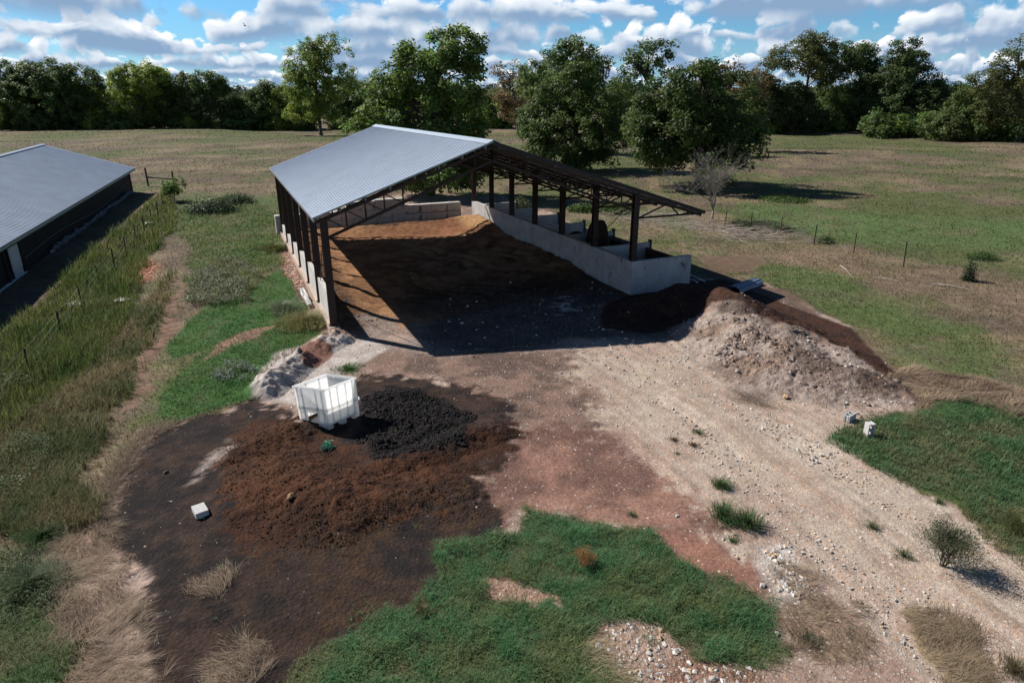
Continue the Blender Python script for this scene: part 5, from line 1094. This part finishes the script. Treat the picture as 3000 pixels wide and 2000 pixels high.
# broad leafy weeds
def leafy(name, polypts, n, hgt, label, ca, cb, ls=.035, seed=3):
    P_ = Poly(polypts, .3, .6, 1.); lo, hi = P_.lo, P_.hi; X = rng.uniform(lo[0], hi[0], n*4); Y_ = rng.uniform(lo[1], hi[1], n*4); k = (P_(X, Y_) > .5) & (fbm(X, Y_, 1.5, seed, 3) > .47); X, Y_ = X[k][:n], Y_[k][:n]; n = len(X)
    hh = hgt*np.sqrt(rng.random(n))*(.4+fbm(X, Y_, 1.4, seed+5, 3)); v, f = leafquads(np.stack([X, Y_, T(X, Y_)+hh], 1), ls, None, .8); C = rnd_colors(n, ca, cb)
    tag(newmesh(name, v, f, LEAF, None, col=np.repeat(C, 4, 0)), label, "weeds", kind='stuff')
leafy("leafy_weeds", [(430,660),(480,610),(560,600),(600,640),(570,690),(500,705),(450,700)], 9000, .5, "sprawling pale leafy weeds in the middle of the left grass", (.13, .16, .09), (.26, .25, .17), .05)
leafy("leafy_weeds", [(475,870),(530,840),(600,835),(590,865),(520,885),(480,882)], 4200, .3, "grey green leafy weeds at the corner of the pale ash", (.13, .17, .12), (.27, .30, .24), .035, 9)
leafy("leafy_weeds", [(0,860),(50,840),(110,860),(60,920),(0,940)], 3500, .6, "leafy weeds at the left edge below the nearest fence post", (.07, .11, .04), (.15, .17, .09), .04, 11)
leafy("leafy_weeds", [(-40,1040),(80,1010),(130,1060),(60,1150),(-40,1180)], 5000, .5, "leafy seeded weeds at the left edge above the thatch", (.08, .13, .045), (.20, .22, .12), .03, 13)
leafy("leafy_weeds", [(0,1260),(90,1300),(70,1420),(0,1440)], 5000, .35, "leafy weeds among the thatch at the lower left corner", (.055, .11, .04), (.13, .16, .08), .025, 17)
tuft("dry_weed_clump", 1548, 1010, .22, .07, 260, "dark dead weed flattened in the middle of the drive, left one", (.10, .06, .04), (.16, .10, .06), .012, 1.1); tuft("dry_weed_clump", 1592, 1022, .20, .08, 240, "dark dead weed flattened in the middle of the drive, right one", (.10, .06, .04), (.16, .10, .06), .012, 1.1)
leafy("leafy_weeds", [(1130,1420),(1180,1410),(1200,1450),(1150,1455)], 500, .16, "small pale leafy weed in the foreground grass", (.09, .20, .09), (.14, .25, .13), .022, 19)
# brush pile of pale sticks
mb = MB(); cs = [og(1440, 508), og(1560, 520), og(1650, 535), og(1720, 550), og(1500, 500)]
for i in range(620):
    c = cs[random.randrange(5)]; p = Vector(c)+Vector((random.gauss(0, 1.6), random.gauss(0, .9), random.uniform(.02, .45))); a = random.gauss(.2, .7); L = random.uniform(.5, 2.2)
    d = Vector((math.cos(a), math.sin(a), random.gauss(0, .12)))*L; mb.tube([p, p+d*.5+Vector((0, 0, random.uniform(-.05, .1))), p+d], [.014, .011, .005], 3)
tag(mb.build("brush_pile", mat("pale_sticks", (.34, .29, .25), .9, 0, 0, 1, .35, .7)), "scattered heap of pale grey sticks and brush behind the storage bays", "brush pile", kind='stuff')
for j, (a, c_, l_) in enumerate([((1930,612),(1960,640),"forked pale branch lying near the thin dark fence post"),((2005,640),(2060,648),"long pale branch lying below the thin dark fence post"),((2140,655),(2230,668),"long grey branch lying at the foot of the nearest right post"),((1815,757),(1850,763),"short pale stick lying in the grass right of the dark heap")]):
    p, q = Vector(og(*a)), Vector(og(*c_)); mb = MB(); d = q-p; mb.tube([(0, 0, .05), tuple(d*.5+Vector((0, .1, .12))), tuple(d+Vector((0, 0, .05)))], [.035, .028, .012], 5)
    for k in range(3): t = .3+.2*k; b0 = d*t; mb.tube([tuple(b0+Vector((0, 0, .08))), tuple(b0+Vector((random.uniform(-.3, .5), random.uniform(-.5, .5), .15)))], [.016, .006], 4)
    o = mb.build("fallen_branch", bpy.data.materials["pale_sticks"]); o.location = p; tag(o, l_, "branch")
# ------------------------------------------------------------------ stones and clods
def lumps(name, P, R, C, label, cat, sq=(.5, .9), rough=.22, sub=1, mat_=None):
    v0, f0 = (IV1, IF1) if sub == 1 else (IV2, IF2); N = len(P); k = len(v0)
    ang = rng.uniform(0, 6.28, N); ca, sa = np.cos(ang), np.sin(ang); S = np.stack([rng.uniform(.7, 1.25, N), rng.uniform(.55, 1, N), rng.uniform(*sq, N)], 1)
    vv = v0[None]*(1+rough*rng.normal(size=(N, k, 1)))*S[:, None]*R[:, None, None]
    xr = vv[..., 0]*ca[:, None]-vv[..., 1]*sa[:, None]; yr = vv[..., 0]*sa[:, None]+vv[..., 1]*ca[:, None]
    vv = np.stack([xr, yr, vv[..., 2]], -1)+P[:, None]
    F = (f0[None]+(np.arange(N)*k)[:, None, None]).reshape(-1, 3); o = newmesh(name, vv.reshape(-1, 3), F, mat_ or STONE, None, col=np.repeat(C, k, 0))
    return tag(o, label, cat, kind='stuff') if label else o
def hgt_at(X, Y_): return T(X, Y_)+np.maximum.reduce([np.maximum(h(X, Y_), 0) for h in HEAPS])-.02
def scol(n): 
    k = rng.random(n); c = rnd_colors(n, (.36, .32, .29), (.62, .59, .55)); c[k < .25] = rnd_colors(int((k < .25).sum()), (.48, .34, .22), (.60, .45, .32)); return c
x, y, r = sample(330000, 7.4, 40, .75)
c, gvl, cl = paint(x, y); ok = (YARD(x, y) > .5) & (GREEN_PATCH(x, y)*(1-BARE_A(x, y)) < .3) & (rng.random(len(x)) < np.clip(gvl, .03, 1)**1.8*.25*(1-.9*COMP(x, y))+STONESP(x, y)*.4+BOTROCK(x, y)*.07+THATCH4(x, y)*.10)
Uu, Vv = toUV(x, y); ok &= ~((Vv > -.25) & (Uu > 13.9)) & ~((Uu < .3) & (Vv > -.3))
X, Y_, R_ = x[ok], y[ok], r[ok]; n = len(X); sz = (.007+.034*rng.random(n)**4)*np.maximum(1, R_/15)*(1+.9*STONESP(X, Y_)+.7*BOTROCK(X, Y_)); 
lumps("gravel_stones", np.stack([X, Y_, hgt_at(X, Y_)+sz*.25], 1), sz, scol(n)*.9, "loose pale gravel stones scattered over the yard and drive", "gravel")
def inpoly(P_, n, m=.5):
    lo, hi = P_.lo, P_.hi; X = rng.uniform(lo[0], hi[0], n*4); Y_ = rng.uniform(lo[1], hi[1], n*4); k = P_(X, Y_) > m; return X[k][:n], Y_[k][:n]
X, Y_ = inpoly(BLACKCL, 5200); n = len(X); lumps("compost_clods", np.stack([X, Y_, hgt_at(X, Y_)+.0], 1), .012+.040*rng.random(n)**2.5, rnd_colors(n, (.011, .010, .010), (.024, .020, .019)), "black lumpy clods of compost right of the bin", "compost clods", (.6, 1))
X, Y_ = inpoly(COMPBROWN, 7000); n = len(X); X2, Y2 = inpoly(COMPBROWN2, 2500); X = np.r_[X, X2]; Y_ = np.r_[Y_, Y2]; n = len(X)
lumps("brown_clods", np.stack([X, Y_, hgt_at(X, Y_)], 1), .006+.020*rng.random(n)**3, rnd_colors(n, (.040, .019, .012), (.075, .036, .020)), "reddish brown crumbs and clods on the compost mound", "compost clods", (.6, 1))
X, Y_ = inpoly(RUBBROUGH, 2200); kq = fbm(X, Y_, .9, 79, 3) > .52; X, Y_ = X[kq], Y_[kq]; X2, Y2 = inpoly(RUBB, 1000); k = fbm(X2, Y2, .8, 77, 3) > .55; X = np.r_[X, X2[k]]; Y_ = np.r_[Y_, Y2[k]]; n = len(X)
lumps("rubble_lumps", np.stack([X, Y_, hgt_at(X, Y_)], 1), .014+.11*rng.random(n)**5, rnd_colors(n, (.17, .125, .10), (.30, .235, .20)), "earthy lumps and stones scattered on the pale rubble heap", "rubble", (.6, .95))
X, Y_ = inpoly(BRICKS, 2200); n = len(X); lumps("brick_rubble", np.stack([X, Y_, T(X, Y_)+.02], 1), .03+.07*rng.random(n), rnd_colors(n, (.34, .17, .12), (.46, .32, .25)), "reddish broken chips along the left footing of the shed", "rubble", (.25, .5), .3)
X, Y_ = inpoly(REDGRAV, 700); n = len(X); lumps("red_gravel", np.stack([X, Y_, T(X, Y_)+.01], 1), .04+.08*rng.random(n), rnd_colors(n, (.36, .15, .09), (.50, .26, .17)), "patch of orange red gravel by the left fence", "gravel", (.3, .6))
# single rocks one can point at
def rock(x_, y_, r_, colr, label):
    n = len(IV2); v = IV2*np.array([r_*1.1, r_*.8, r_*.6])*(1+.16*rng.normal(size=(n, 1))); o = newmesh("rock", v, IF2, STONE, None, col=np.tile(np.array(colr)*.72, (n, 1)), smooth=False)
    p = og(x_, y_); o.location = (p[0], p[1], p[2]+r_*.25); o.rotation_euler[2] = random.uniform(0, 6); return tag(o, label, "rock")
rock(1804, 912, .10, (.62, .42, .26), "orange tan rock at the foot of the grey rubble heap"); rock(1375, 1487, .085, (.58, .56, .56), "large grey white rock in the bare patch below the green grass")
rock(1945, 925, .05, (.7, .7, .7), "small white stone just above the two-hole cinder block"); rock(1780, 1317, .055, (.6, .6, .62), "pale stone at the right of the white stone patch"); rock(1752, 1345, .07, (.60, .58, .56), "squarish pale stone left of the flattened brown grass")
rock(1555, 1185, .05, (.6, .58, .55), "white stone on the red soil above the green patch"); rock(1785, 1455, .05, (.6, .58, .55), "white stone right of the green patch by the round weed")
rock(668, 1140, .09, (.52, .33, .17), "yellow tan lump on top of the brown compost mound"); rock(382, 1085, .07, (.16, .11, .08), "brown clod on the black soil near the left edge"); rock(453, 1189, .05, (.40, .28, .16), "tan lump beside the smooth white block")
rock(1858, 775, .07, (.55, .5, .45), "pale stone on the dark patch of the rubble heap"); rock(1085, 905, .05, (.55, .45, .38), "small pink stone on the brown soil behind the black clods"); rock(741, 788, .03, (.4, .35, .3), "little stone on the ash by the shed corner")
